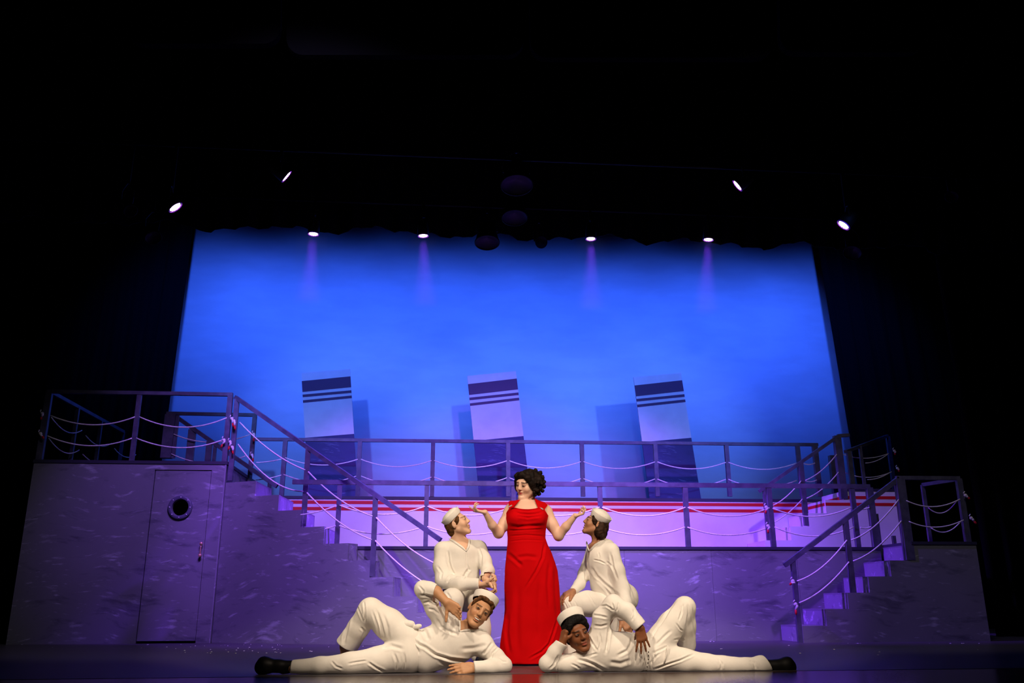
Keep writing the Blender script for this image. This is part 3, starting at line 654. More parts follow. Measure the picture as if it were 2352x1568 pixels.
# ------------------------------------------------------------------ modelling by distance fields (people, clothes)
def npv(v): return np.array([v[0], v[1], v[2]], np.float32)
class Sdf:
    def __init__(s): s.ops = []
    def cone(s, a, b, ra, rb=None, k=0.02, op='u', flat=None):
        """round cone from a to b; flat=(direction, factor) squashes it along a direction"""
        rb = ra if rb is None else rb
        a = npv(a); b = npv(b); m = max(ra, rb)
        s.ops.append((op, 'c', (a, b, ra, rb, flat), k, np.minimum(a, b)-m, np.maximum(a, b)+m)); return s
    def chain(s, pts, k=0.02, op='u', flat=None):
        """pts: (Vector, radius) along a limb"""
        for (a, ra), (b, rb) in zip(pts[:-1], pts[1:]): s.cone(a, b, ra, rb, k, op, flat)
        return s
    def ell(s, c, r, R=None, k=0.02, op='u'):
        c = npv(c); R = np.eye(3, dtype=np.float32) if R is None else np.array(R, np.float32)
        m = np.abs(R)@np.array(r, np.float32)
        s.ops.append((op, 'e', (c, np.array(r, np.float32), R), k, c-m, c+m)); return s
    def box(s, c, h, R=None, rad=0.01, k=0.02, op='u'):
        c = npv(c); R = np.eye(3, dtype=np.float32) if R is None else np.array(R, np.float32)
        m = np.abs(R)@np.array(h, np.float32)
        s.ops.append((op, 'b', (c, np.array(h, np.float32)-rad, R, rad), k, c-m, c+m)); return s
    def loft(s, rings, k=0.02, op='u', ry0=None):
        """stack of level ellipses: (z, cx, cy, rx, ry)"""
        r = np.array(sorted(rings), np.float32)
        lo = np.array([(r[:, 1]-r[:, 3]).min(), (r[:, 2]-r[:, 4]).min(), r[0, 0]]); hi = np.array([(r[:, 1]+r[:, 3]).max(), (r[:, 2]+r[:, 4]).max(), r[-1, 0]])
        s.ops.append((op, 'l', (r,), k, lo, hi)); return s
    def half(s, p, n, k=0.004, lo=None, hi=None):
        """cut away everything on the side n points to (inside the given box)"""
        p = npv(p); n = npv(Vector(n).normalized())
        lo = np.array([-99]*3) if lo is None else npv(lo); hi = np.array([99]*3) if hi is None else npv(hi)
        s.ops.append(('h', 'h', (p, n), k, lo, hi)); return s
    def bounds(s):
        lo = np.min([o[4] for o in s.ops if o[0] == 'u'], 0); hi = np.max([o[5] for o in s.ops if o[0] == 'u'], 0); return lo, hi
    def prim(s, kind, a, P):
        if kind == 'c':
            A_, B_, ra, rb, flat = a
            if flat is not None:
                d = npv(flat[0]); q = P-A_; P = P+np.outer(q@d, d)*(1.0/flat[1]-1.0)
            ba = B_-A_; pa = P-A_; h = np.clip(pa@ba/max(ba@ba, 1e-9), 0, 1)
            d_ = pa-h[:, None]*ba; D = np.sqrt(np.einsum('ij,ij->i', d_, d_))-(ra+(rb-ra)*h)
            return D*(flat[1] if flat is not None and flat[1] < 1 else 1.0)
        if kind == 'e':
            c, r, R = a; q = (P-c)@R; k0 = np.sqrt(((q/r)**2).sum(1)); k1 = np.sqrt(((q/(r*r))**2).sum(1))
            return k0*(k0-1)/np.maximum(k1, 1e-6)
        if kind == 'b':
            c, h, R, rad = a; q = np.abs((P-c)@R)-h
            return np.sqrt((np.maximum(q, 0)**2).sum(1))+np.minimum(q.max(1), 0)-rad
        if kind == 'l':
            r = a[0]; z = P[:, 2]; cx = np.interp(z, r[:, 0], r[:, 1]); cy = np.interp(z, r[:, 0], r[:, 2]); rx = np.interp(z, r[:, 0], r[:, 3]); ry = np.interp(z, r[:, 0], r[:, 4])
            qx = (P[:, 0]-cx)/rx; qy = (P[:, 1]-cy)/ry; k0 = np.sqrt(qx*qx+qy*qy); k1 = np.sqrt((qx/rx)**2+(qy/ry)**2)
            d = k0*(k0-1)/np.maximum(k1, 1e-6); e = np.maximum(r[0, 0]-z, z-r[-1, 0]); return np.maximum(d, e)
        if kind == 'h':
            p, n = a; return -((P-p)@n)          # inside the removed half where > plane
    def eval(s, P, slack=0.0):
        D = np.full(len(P), 9.0, np.float32)
        for op, kind, a, k, lo, hi in s.ops:
            m = k+slack+0.03
            I = np.nonzero(((P > lo-m) & (P < hi+m)).all(1))[0]
            if len(I) == 0: continue
            d = s.prim(kind, a, P[I]).astype(np.float32); o = D[I]
            if op == 'u':
                h = np.maximum(k-np.abs(o-d), 0)/k; D[I] = np.minimum(o, d)-h*h*k*0.25
            elif op in ('s', 'h'):
                d = -d; h = np.maximum(k-np.abs(o-d), 0)/k; D[I] = np.maximum(o, d)+h*h*k*0.25
        return D
    def mesh(s, g=0.004, pad=0.02, smooth=1):
        lo, hi = s.bounds(); lo = lo-pad; hi = hi+pad; F = 4; G = g*F
        nb = np.ceil((hi-lo)/G).astype(int)+1; n = nb*F
        ax = [lo[i]+G*(np.arange(nb[i])+0.5) for i in range(3)]
        C = np.stack(np.meshgrid(*ax, indexing='ij'), -1).reshape(-1, 3).astype(np.float32)
        hd = G*0.87+g
        D = s.eval(C, hd)
        V = np.repeat(np.repeat(np.repeat(np.where(D < 0, -1, 1).astype(np.float32).reshape(nb), F, 0), F, 1), F, 2)
        near = np.nonzero(np.abs(D) < hd*1.35)[0]
        bi = np.stack(np.unravel_index(near, nb), 1)*F
        sub = np.stack(np.meshgrid(np.arange(F), np.arange(F), np.arange(F), indexing='ij'), -1).reshape(-1, 3)
        ID = (bi[:, None, :]+sub[None]).reshape(-1, 3)
        P = (lo+(ID+0.5)*g).astype(np.float32)
        out = np.empty(len(P), np.float32); CH = 400000
        for i in range(0, len(P), CH): out[i:i+CH] = s.eval(P[i:i+CH])
        V[ID[:, 0], ID[:, 1], ID[:, 2]] = out
        S = (V < 0)
        cnt = np.zeros(np.array(S.shape)-1, np.int8)
        for i in (0, 1):
            for j in (0, 1):
                for k in (0, 1): cnt += S[i:S.shape[0]-1+i, j:S.shape[1]-1+j, k:S.shape[2]-1+k]
        act = np.nonzero(((cnt > 0) & (cnt < 8)).ravel())[0]; del cnt
        sh = np.array(S.shape)-1
        c = np.stack(np.unravel_index(act, sh), 1)
        acc = np.zeros((len(c), 3), np.float32); num = np.zeros(len(c), np.float32)
        cor = [(i, j, k) for i in (0, 1) for j in (0, 1) for k in (0, 1)]
        val = {q: V[c[:, 0]+q[0], c[:, 1]+q[1], c[:, 2]+q[2]] for q in cor}
        for q in cor:
            for axx in range(3):
                if q[axx] == 0:
                    r = list(q); r[axx] = 1; r = tuple(r); a, b = val[q], val[r]; m = (a < 0) != (b < 0)
                    t = np.where(m, a/np.where(m, a-b, 1), 0)
                    p = np.array(q, np.float32)[None]+t[:, None]*np.eye(3, dtype=np.float32)[axx]
                    acc += np.where(m[:, None], p, 0); num += m
        verts = lo+(c+acc/np.maximum(num, 1)[:, None]+0.5)*g
        faces = []
        for axx in range(3):
            u, v = (axx+1) % 3, (axx+2) % 3
            sl0 = [slice(1, -1)]*3; sl1 = [slice(1, -1)]*3; sl0[axx] = slice(0, -1); sl1[axx] = slice(1, None)
            a = S[tuple(sl0)]; b = S[tuple(sl1)]
            e = np.stack(np.nonzero(a != b), 1); fl = a[e[:, 0], e[:, 1], e[:, 2]]
            off = np.array([1, 1, 1]); off[axx] = 0; e = e+off
            du = np.zeros(3, int); du[u] = 1; dv = np.zeros(3, int); dv[v] = 1
            ids = []
            for w in (e-du-dv, e-dv, e, e-du):
                ids.append(np.searchsorted(act, np.ravel_multi_index((w[:, 0], w[:, 1], w[:, 2]), sh)))
            q = np.stack(ids, 1); q[~fl] = q[~fl][:, ::-1]; faces.append(q)
        faces = np.concatenate(faces)
        for _ in range(smooth):
            acc = np.zeros_like(verts); num = np.zeros(len(verts))
            for i in range(4):
                a, b = faces[:, i], faces[:, (i+1) % 4]
                for d in range(3):
                    acc[:, d] += np.bincount(a, verts[b, d], len(verts))
                num += np.bincount(a, minlength=len(verts))
            verts = verts*0.5+0.5*acc/np.maximum(num, 1)[:, None]
        return verts.astype(np.float32), faces
def normals(v, f):
    n = np.cross(v[f[:, 2]]-v[f[:, 0]], v[f[:, 3]]-v[f[:, 1]]); N = np.zeros_like(v)
    for i in range(4):
        for d in range(3): N[:, d] += np.bincount(f[:, i], n[:, d], len(v))
    return N/np.maximum(np.linalg.norm(N, axis=1), 1e-9)[:, None]
_rt, _up, _fw = (npv(x) for x in (RT, UP, _f))
def project(P):
    q = P-npv(CAM); z = q@_fw; return np.stack([W/2+FPX*(q@_rt)/z, H/2-FPX*(q@_up)/z], 1)
def seg_dist(uv, a, b):
    a = np.array(a, np.float32); b = np.array(b, np.float32); ba = b-a; h = np.clip((uv-a)@ba/(ba@ba), 0, 1)
    d = uv-a-h[:, None]*ba; return np.sqrt((d**2).sum(1)), h
def folds(v, f, lines, it=1):
    """press creases into a garment along lines measured on the photograph: (points, width m, depth m)"""
    N = normals(v, f); uv = project(v); toC = npv(CAM)-v; dist = np.linalg.norm(toC, axis=1); fac = (N*toC).sum(1)/dist
    sc = FPX/dist
    D = np.zeros(len(v), np.float32); on = np.clip(fac*3, 0, 1)
    for pts, w, dep in lines:
        best = np.full(len(v), 1e9, np.float32); tt = np.zeros(len(v), np.float32); n = len(pts)-1
        for i in range(n):
            d, h = seg_dist(uv, pts[i], pts[i+1]); m = d < best; best[m] = d[m]; tt[m] = (i+h[m])/n
        x = best/sc/w; taper = np.clip(np.minimum(tt, 1-tt)*6+0.15, 0, 1)
        D += (-np.exp(-x*x)+0.45*np.exp(-(x-1.7)**2/0.8))*dep*on*taper
    return v+N*D[:, None]
def fbm(P, sc, seed=0, st=(1, 1, 1)):
    r = np.random.RandomState(seed); o = np.zeros(len(P), np.float32)
    for k in range(7):
        d = r.normal(size=3)*np.array(st); d = d/np.linalg.norm(d)*sc*(0.7+0.9*r.rand()); ph = r.rand()*6.28
        w = P@(r.normal(size=3).astype(np.float32)*sc*0.35)
        o += np.sin(P@d.astype(np.float32)+ph+1.3*np.sin(w+ph*2))
    return o/4.0
def np_obj(name, v, f, m, parent=None, col=None):
    me = bpy.data.meshes.new(name); off = npv((0, 0, 0)); q = parent
    while q is not None: off = off+npv(q.location); q = q.parent
    vv = (v-off).astype(np.float32)
    me.vertices.add(len(vv)); me.vertices.foreach_set('co', vv.ravel())
    me.loops.add(f.size); me.loops.foreach_set('vertex_index', f.astype(np.int32).ravel())
    me.polygons.add(len(f)); me.polygons.foreach_set('loop_start', np.arange(0, f.size, 4, dtype=np.int32))
    me.polygons.foreach_set('use_smooth', np.ones(len(f), bool))
    me.materials.append(m)
    if col is not None:
        ca = me.color_attributes.new('paint', 'FLOAT_COLOR', 'POINT')
        ca.data.foreach_set('color', np.concatenate([col, np.ones((len(col), 1))], 1).astype(np.float32).ravel())
    me.update(calc_edges=True); me.validate()
    o = bpy.data.objects.new(name, me); COL.objects.link(o)
    if parent is not None: o.parent = parent
    return o

# ------------------------------------------------------------------ people: shared pieces
def vcol(name, rough, spec=0.3, bump=None):
    m = mat(name, (0.8, 0.8, 0.8), rough, 0, spec); b = m.node_tree.nodes['Principled BSDF']
    a = nd(m, 'ShaderNodeVertexColor'); a.layer_name = 'paint'; lk(m, a.outputs['Color'], b.inputs['Base Color'])
    return m
def weave(m, sc, strength):
    b = m.node_tree.nodes['Principled BSDF']; tc = nd(m, 'ShaderNodeTexCoord'); n = nd(m, 'ShaderNodeTexNoise'); n.inputs['Scale'].default_value = sc
    lk(m, tc.outputs['Object'], n.inputs['Vector']); bp = nd(m, 'ShaderNodeBump'); bp.inputs['Strength'].default_value = strength; bp.inputs['Distance'].default_value = 0.004
    lk(m, n.outputs['Fac'], bp.inputs['Height']); lk(m, bp.outputs[0], b.inputs['Normal']); return m
SKIN = vcol('skin', 0.5, 0.35)
COTTON = weave(noisy(mat('white_cotton', (0.8, 0.77, 0.72), 0.85, 0, 0.1), 6, (0.77, 0.74, 0.69), (0.82, 0.79, 0.74)), 45, 0.12)
CAPM = weave(mat('white_cap_cotton', (0.80, 0.77, 0.72), 0.85, 0, 0.1), 60, 0.1)
REDC = weave(noisy(mat('red_crepe', (0.5, 0.001, 0.003), 0.8, 0, 0.04), 4, (0.48, 0.001, 0.0025), (0.54, 0.0012, 0.0035)), 50, 0.08)
SHOEM = mat('black_shoe', (0.006, 0.006, 0.007), 0.5, 0, 0.25)
EYEW = mat('eye_white', (0.55, 0.52, 0.48), 0.3); IRIS = mat('dark_iris', (0.03, 0.02, 0.015), 0.2)
TEETH = mat('teeth', (0.8, 0.75, 0.68), 0.3)
PEARL = mat('rhinestone', (0.9, 0.9, 0.92), 0.12, 0.6)
def hairmat(n, c): return weave(noisy(mat(n, c, 0.65, 0, 0.12), 30, tuple(v*0.5 for v in c), tuple(v*1.5 for v in c)), 160, 0.55)
def frame(fwd, up):
    f = Vector(fwd).normalized(); u = Vector(up); u = (u-f*u.dot(f)).normalized(); x = f.cross(u)
    return np.array([npv(x), npv(f), npv(u)], np.float32).T
def axes(a, b):
    """frame whose first column runs along a, second towards b"""
    a = Vector(a).normalized(); b = Vector(b); b = (b-a*b.dot(a)).normalized(); c = a.cross(b)
    return np.array([npv(a), npv(b), npv(c)], np.float32).T
class Head:
    def __init__(h, C, fwd, up, s=1.0): h.C = npv(C); h.R = frame(fwd, up); h.s = s
    def w(h, x, y, z): return Vector(h.C+h.R@(np.array([x, y, z], np.float32)*h.s))
    def loc(h, P): return ((P-h.C)@h.R)/h.s
    def v(h, x, y, z): return Vector(h.R@np.array([x, y, z], np.float32))
    def add(h, S, full=1.0, mouth=0.0, female=False):
        s = h.s; E = lambda c, r, k=0.02, op='u': S.ell(h.w(*c), [q*s for q in r], h.R, k*s, op)
        Cn = lambda a, b, ra, rb=None, k=0.02, op='u': S.cone(h.w(*a), h.w(*b), ra*s, None if rb is None else rb*s, k*s, op)
        E((0, -.014, .03), (.074, .092, .085)); E((0, .028, -.028), (.060*full, .060, .082), .03)
        jw = .05*full
        for q in (-1, 1):
            Cn((q*jw, -.002, -.05), (q*.018, .064, -.097), .019, .015, .025)
            E((q*.037*full, .058, -.026), (.024, .022, .024), .02)
        E((0, .068, -.098), (.020, .018, .015), .02)
        Cn((-.034, .078, .030), (.034, .078, .030), .012, None, .02)
        for q in (-1, 1): E((q*.031, .098, .011), (.019, .014, .0105), .012, 's'); 
        for q in (-1, 1): E((q*.031, .077, .010), (.0155, .0125, .0115), .005)
        Cn((0, .080, .020), (0, .090, -.018), .010, .013, .014); Cn((0, .087, .022), (0, .106, -.020), .0068, .0088, .014)
        for q in (-1, 1): E((q*.0105, .096, -.025), (.0075, .009, .0065), .008)
        E((0, .084, -.050), (.024, .012, .008), .008); E((0, .083, -.066), (.020, .012, .008), .008)
        if mouth: E((0, .094, -.058), (.019+mouth*.9, .012, .004+mouth*.4), .004, 's')
        else: Cn((-.023, .096, -.0578), (.023, .096, -.0578), .0022, None, .004, 's')
        for q in (-1, 1):
            a = h.w(q*.074, -.014, -.004); S.ell(a, (.009*s, .016*s, .028*s), h.R, .010*s); S.ell(h.w(q*.084, -.010, .0), (.006*s, .008*s, .015*s), h.R, .006*s, 's')
    def paint(h, P, skin, lip, brow, blush=0.25, col=None):
        q = h.loc(P); c = np.tile(np.array(skin, np.float32), (len(P), 1)) if col is None else col
        def mixin(m, t): c[:] = c*(1-m[:, None])+np.array(t, np.float32)*m[:, None]
        near = (np.abs(q[:, 0]) < .09) & (q[:, 1] > .02) & (np.abs(q[:, 2]) < .13)
        m = np.clip(1.6-2.0*np.hypot(q[:, 0]/.026, (q[:, 2]+.058)/.0145)**2, 0, 1)*near*(q[:, 1] > .07); mixin(m, lip)
        for s_ in (-1, 1):
            x = (q[:, 0]*s_-.032); arc = .0305-1.9*x*x-.05*x; m = np.clip(1.4-np.abs(q[:, 2]-arc)/.0040, 0, 1)*(np.abs(x) < .021)*near; mixin(m*.95, brow)
            m = np.clip(1-((x-.008)**2+(q[:, 2]+.028)**2)/.024**2, 0, 1)*near*blush; mixin(m, (skin[0]*.95, skin[1]*.62, skin[2]*.55))
        return c
    def eyes(h, root, look=(0, 0), closed=False, op=1.0):
        for q in (-1, 1):
            c = h.w(q*.031, .0815, .0095)
            if closed:
                pts = [h.w(q*.031+t, .0895-10*t*t, .004+6*t*t) for t in (-.014, -.007, 0, .007, .014)]
                MB().tube(pts, [.0018*h.s, .003*h.s, .0034*h.s, .003*h.s, .0018*h.s], 6).build('eyelash', IRIS, root, True); continue
            n = 14; vs = [tuple(h.w(q*.031, .0912, .0095))]; 
            for k in range(n):
                a = 2*PI*k/n; vs.append(tuple(h.w(q*.031+.0135*math.cos(a), .0902-.0035*abs(math.cos(a))**2, .0095+.0058*op*math.sin(a))))
            e = mesh_obj('eye', vs, [(0, 1+(k+1) % n, 1+k) for k in range(n)], EYEW, root, True)
            o2 = e.modifiers.new('thickness', 'SOLIDIFY'); o2.thickness = .004; o2.offset = 0
            MB().lathe([(.0060*h.s, 0), (.0056*h.s, .0012*h.s), (.002*h.s, .002*h.s)], h.w(q*.031+look[0], .0914, .0095+look[1]), h.v(0, 1, 0), 14).build('iris', IRIS, e, True)
            pts = [h.w(q*.031+t, .0918-12*t*t, .0158*1.0-26*t*t+(op-1)*.005) for t in (-.0145, -.008, 0, .008, .0145)]
            MB().tube(pts, [.0010*h.s, .0018*h.s, .0020*h.s, .0018*h.s, .0010*h.s], 6).build('eyelash', IRIS, root, True)
def hand(S, wr, D, Np, T, curl=(.3, .3, .3, .3), spread=.12, s=1.0, thumb=(.7, .6, .3), tc=.4, k=.006, r=1.0):
    """palm, four jointed fingers and a thumb; Np: way the palm faces, T: thumb side"""
    wr = Vector(wr); D = Vector(D).normalized(); Np = Vector(Np); Np = (Np-D*Np.dot(D)).normalized(); T_ = Np.cross(D)
    if T_.dot(Vector(T)) < 0: T_ = -T_
    off = (.031, .0105, -.0105, -.030); ln = ((.042, .026, .021), (.046, .030, .022), (.042, .027, .021), (.033, .021, .018)); kd = (.088, .092, .088, .080)
    for i in range(4):
        b = wr+(T_*off[i]*.62+D*.012)*s; kn = wr+(D*kd[i]+T_*off[i])*s
        S.cone(b, kn, .0155*s*r, .0125*s*r, .014*s)
        d = (D+T_*spread*(1.5-i)*.7).normalized(); p = kn; c = curl[i]; a = 0; rr = (.0098, .0088, .0080, .0068)
        for j in range(3):
            a += c*(.9, 1.1, .8)[j]; dd = (d*math.cos(a)+Np*math.sin(a)); q = p+dd*ln[i][j]*s
            sc = .88 if i == 3 else 1.0
            S.cone(p, q, rr[j]*s*r*sc, rr[j+1]*s*r*sc, k if j else .010*s); p = q
    S.cone(wr+D*.01*s+T_*.010*s, wr+(D*.045+T_*.028)*s, .017*s*r, .014*s*r, .012*s)
    p = wr+(D*.028+T_*.026)*s; t = (T_*thumb[0]+D*thumb[1]+Np*thumb[2]).normalized()
    for j, l in enumerate((.040, .032, .026)):
        t = (t+(Np*.35+D*.25)*tc*(j > 0)).normalized(); q = p+t*l*s
        S.cone(p, q, (.0135, .0112, .0100)[j]*s*r, (.0112, .0100, .0080)[j]*s*r, .010*s if j == 0 else k); p = q
def cap(root, c, ax, tilt=None, r=.091, hgt=.052, sq=0.93, back=None):
    """round sailor cap with an upright brim"""
    c = Vector(c); ax = Vector(ax).normalized()
    f = Vector(back) if back else Vector((0, 1, 0)); f = (f-ax*f.dot(ax)).normalized(); x = ax.cross(f)
    n = 56
    def ringed(prof, nm, m, wav=0.0):
        vs = []; fs = []
        for i, (rr, z) in enumerate(prof):
            for k in range(n):
                a = 2*PI*k/n; w_ = 1+wav*math.sin(3*a+1)+wav*.6*math.sin(7*a)
                vs.append(c+(x*math.cos(a)*sq+f*math.sin(a))*rr*w_+ax*(z*(1+wav*math.sin(2*a))))
        for i in range(len(prof)-1):
            for k in range(n): fs.append((i*n+k, i*n+(k+1) % n, (i+1)*n+(k+1) % n, (i+1)*n+k))
        return mesh_obj(nm, vs, fs, m, root, True)
    ringed([(r*.97, .002), (r*.985, -.002), (r*1.0, 0.0), (r*1.05, hgt*.5), (r*1.085, hgt*.96), (r*1.08, hgt), (r*1.055, hgt*.97), (r*1.0, hgt*.5), (r*.94, .012)], 'cap_brim', CAPM, .012)
    ringed([(r*.95, .008), (r*.96, hgt*.55), (r*.92, hgt*.95), (r*.78, hgt*1.25), (r*.5, hgt*1.42), (r*.22, hgt*1.47), (r*.02, hgt*1.48)], 'cap_crown', CAPM, .02)
def inside(uv, poly):
    x, y = uv[:, 0], uv[:, 1]; r = np.zeros(len(x), bool); n = len(poly)
    for i in range(n):
        (x0, y0), (x1, y1) = poly[i], poly[(i+1) % n]
        r ^= ((y0 > y) != (y1 > y)) & (x < (x1-x0)*(y-y0)/((y1-y0) or 1e-9)+x0)
    return r
def opening(poly, ymax):
    return lambda v: ~(inside(project(v), poly) & (v[:, 1] < ymax))
def garment(root, name, S, m, lines=(), amp=.003, sc=16, g=.006, seed=0, st=(1, 1, 1), keep=None, smooth=2):
    v, f = S.mesh(g, smooth=smooth)
    N = normals(v, f); v = v+N*(fbm(v, sc, seed, st)*amp+fbm(v, sc*2.7, seed+5, st)*amp*.4)[:, None]
    if lines: v = folds(v, f, lines)
    if keep is not None:
        ok = keep(v); f = f[ok[f].all(1)]
        e = np.sort(np.concatenate([f[:, [i, (i+1) % 4]] for i in range(4)]), 1); key = e[:, 0].astype(np.int64)*len(v)+e[:, 1]
        u, c = np.unique(key, return_counts=True); b = u[c == 1]; ba, bb = b//len(v), b % len(v)       # the cut edge, evened out
        for _ in range(10):
            acc = np.zeros_like(v); num = np.bincount(ba, minlength=len(v))+np.bincount(bb, minlength=len(v))
            for d in range(3): acc[:, d] = np.bincount(ba, v[bb, d], len(v))+np.bincount(bb, v[ba, d], len(v))
            mk = num > 0; v[mk] = .4*v[mk]+.6*acc[mk]/num[mk][:, None]
    v = v.astype(np.float32); np_obj(name, v, f, m, root); return v
def hair_obj(root, S, m, amp=.006, sc=60, g=.004, seed=3, name='hair', st=(1, 1, 1)):
    v, f = S.mesh(g, smooth=1); N = normals(v, f)
    v = v+N*(fbm(v, sc, seed, st)*amp+fbm(v, sc*2.2, seed+1, st)*amp*.5)[:, None]
    return np_obj(name, v.astype(np.float32), f, m, root)
def body_obj(root, S, h, skin, lip, brow, g=.0038, blush=.25, extra=None):
    v, f = S.mesh(g, smooth=1)
    col = h.paint(v, skin, lip, brow, blush); r = 1+.035*fbm(v, 40, 9); col = np.clip(col*r[:, None], 0, 1)
    if extra: col = extra(v, col)
    return np_obj('body', v, f, SKIN, root, col)
def shoe(root, chain_, extra=(), name='shoe'):
    S = Sdf(); S.chain([(A(*p[:3]), p[3]) for p in chain_], .03)
    for p in extra: S.chain([(A(*q[:3]), q[3]) for q in p], .015)
    v, f = S.mesh(.005, smooth=2); return np_obj(name, v, f, SHOEM, root)
def ch(S, pts, k=.03, **kw): return S.chain([(A(*p[:3]), p[3]) for p in pts], k, **kw)
def on_surf(v, pts, off=.002, rad=3.0, step=3.0):
    """points of a photographed line laid on the front of a garment"""
    uv = project(v); out = []; line = []
    for (x0, y0), (x1, y1) in zip(pts[:-1], pts[1:]):
        n = max(1, int(math.hypot(x1-x0, y1-y0)/step)); line += [(x0+(x1-x0)*i/n, y0+(y1-y0)*i/n) for i in range(n)]
    line.append(pts[-1]); ys = []
    for x, y in line:
        d = (uv[:, 0]-x)**2+(uv[:, 1]-y)**2; r = rad
        while True:
            I = d < r*r
            if I.sum() > 3: break
            r *= 1.4
        ys.append(np.sort(v[I, 1])[:max(3, int(I.sum()*.25))].mean())
    ys = np.array(ys)
    for _ in range(3): ys[1:-1] = .25*ys[:-2]+.5*ys[1:-1]+.25*ys[2:]
    return [A(x, y, float(d_)-off) for (x, y), d_ in zip(line, ys)]
def trim(root, v, pts, r, name, m, off=.002, rad=3.0):
    P = on_surf(v, pts, off, rad); n = len(P)
    rs = [r*(min(1, .45+3*min(i, n-1-i)/n)) for i in range(n)]
    return MB().tube(P, rs, 8).build(name, m, root, True)

# ------------------------------------------------------------------ woman in the red dress
def woman():
    Y = 7.87
    root = thing('person', 'standing woman in a long red dress with short dark curly hair, palms raised', 'person', tuple(FL(1215, 1525)))
    h = Head(A(1210, 1113, Y), (-.70, -.69, -.22), (.06, -.20, 1), 1.08)
    S = Sdf(); h.add(S, 1.06, 0, True)
    S.cone(h.w(.012, -.040, -.055), A(1215, 1158, Y+.05), .050, .058, .025)                      # neck
    S.ell(h.w(0, .045, -.096), (.040, .036, .022), h.R, .02); S.ell(h.w(0, .078, -.098), (.022, .020, .018), h.R, .02)                                   # soft chin
    S.cone(A(1179, 1168, Y+.02), A(1248, 1170, Y+.02), .058, .058, .05)                     # shoulders
    S.ell(A(1213, 1185, Y), (.165, .115, .13), None, .05); S.ell(A(1213, 1172, Y-.04), (.12, .08, .06), None, .05)
    S.loft([(A(1213, py, Y).z, A((a+b)/2, py, Y).x, Y, (b-a)/2/256-.012, d) for py, a, b, d in ((1190, 1163, 1254, .12), (1235, 1170, 1250, .115), (1290, 1168, 1268, .14), (1330, 1170, 1272, .15))], .05)
    for x in (1190, 1240): S.chain([(A(x, 1330, Y), .095), (A(x, 1430, Y), .06), (A(x, 1508, Y+.03), .045)], .05); S.cone(A(x, 1515, Y+.05), A(x, 1521, Y-.10), .035, .03, .03)
    # arms and hands
    ch(S, [(1171, 1174, Y+.02, .056), (1158, 1203, Y, .0475), (1145, 1224, Y-.02, .0445)], .035)
    ch(S, [(1145, 1224, Y-.02, .0435), (1131, 1206, Y-.09, .037), (1114, 1176, Y-.16, .0235)], .02)
    hand(S, A(1115, 1177, Y-.158), (-1, -.12, .22), (-.12, -.12, 1), (0, 1, -.1), (.18, .85, .95, .55), .24, .88, (.55, .75, -.15), .1, .005, .92)
    ch(S, [(1256, 1177, Y+.02, .056), (1269, 1206, Y, .049), (1283, 1230, Y-.02, .0445)], .035)
    ch(S, [(1283, 1230, Y-.02, .0435), (1300, 1209, Y-.07, .037), (1321, 1184, Y-.12, .024)], .02)
    hand(S, A(1320, 1185, Y-.12), (.92, -.2, .25), (-.2, -.1, 1), (0, 1, 0), (1.0, .8, .75, .95), .2, .86, (.6, .7, .4), .4, .005, .92)
    def lids(v, col):
        q = h.loc(v)
        for s_ in (-1, 1):
            m = np.clip(1.3-np.hypot((q[:, 0]*s_-.031)/.018, (q[:, 2]-.014)/.010)**2, 0, 1)*(q[:, 1] > .05)*.55; col = col*(1-m[:, None])+np.array((.30, .13, .09))*m[:, None]
        return col
    body_obj(root, S, h, (.76, .48, .36), (.42, .06, .06), (.05, .025, .02), .0037, .35, lids)
    h.eyes(root, closed=True)
    # dress
    D = Sdf()
    sil = [(1158, 1172, 1250, .10), (1175, 1163, 1256, .125), (1190, 1160, 1257.5, .135), (1205, 1161.5, 1256, .135), (1220, 1165, 1254, .128), (1235, 1166.5, 1253, .13), (1250, 1166, 1258, .14), (1270, 1164, 1267, .155), (1290, 1162, 1274, .165), (1310, 1160, 1280, .17), (1340, 1158.5, 1284, .175), (1370, 1159, 1286, .175), (1400, 1160, 1287, .18), (1420, 1158, 1289, .185), (1450, 1153, 1291, .19), (1480, 1149, 1292, .20), (1505, 1147, 1292, .205), (1524, 1146, 1292, .21)]
    D.loft([(A(1213, py, Y).z, (A(a, py, Y).x+A(b, py, Y).x)/2, Y, (A(b, py, Y).x-A(a, py, Y).x)/2, d) for py, a, b, d in sil], .03)
    for x in (1187, 1233): D.ell(A(x, 1191, Y-.085), (.078, .075, .068), None, .05)
    D.cone(A(1176, 1167, Y+.02), A(1250, 1169, Y+.02), .066, .066, .05)
    D.ell(A(1213, 1178, Y-.015), (.168, .117, .11), None, .05); D.cone(A(1205, 1163, Y+.01), A(1222, 1163, Y+.01), .075, .075, .03)
    zf = .012; D.half((0, 0, zf), (0, 0, -1), .004)
    polyL = [(1168, 1149), (1192, 1143), (1195.5, 1146), (1177, 1165), (1168.5, 1168)]; polyR = [(1228, 1141), (1236, 1145), (1260, 1159), (1249, 1171), (1238, 1168), (1231, 1153)]
    def inp(uv, poly):
        x, y = uv[:, 0], uv[:, 1]; r = np.zeros(len(x), bool); n = len(poly)
        for i in range(n):
            (x0, y0), (x1, y1) = poly[i], poly[(i+1) % n]
            c = ((y0 > y) != (y1 > y)) & (x < (x1-x0)*(y-y0)/((y1-y0) or 1e-9)+x0); r ^= c
        return r
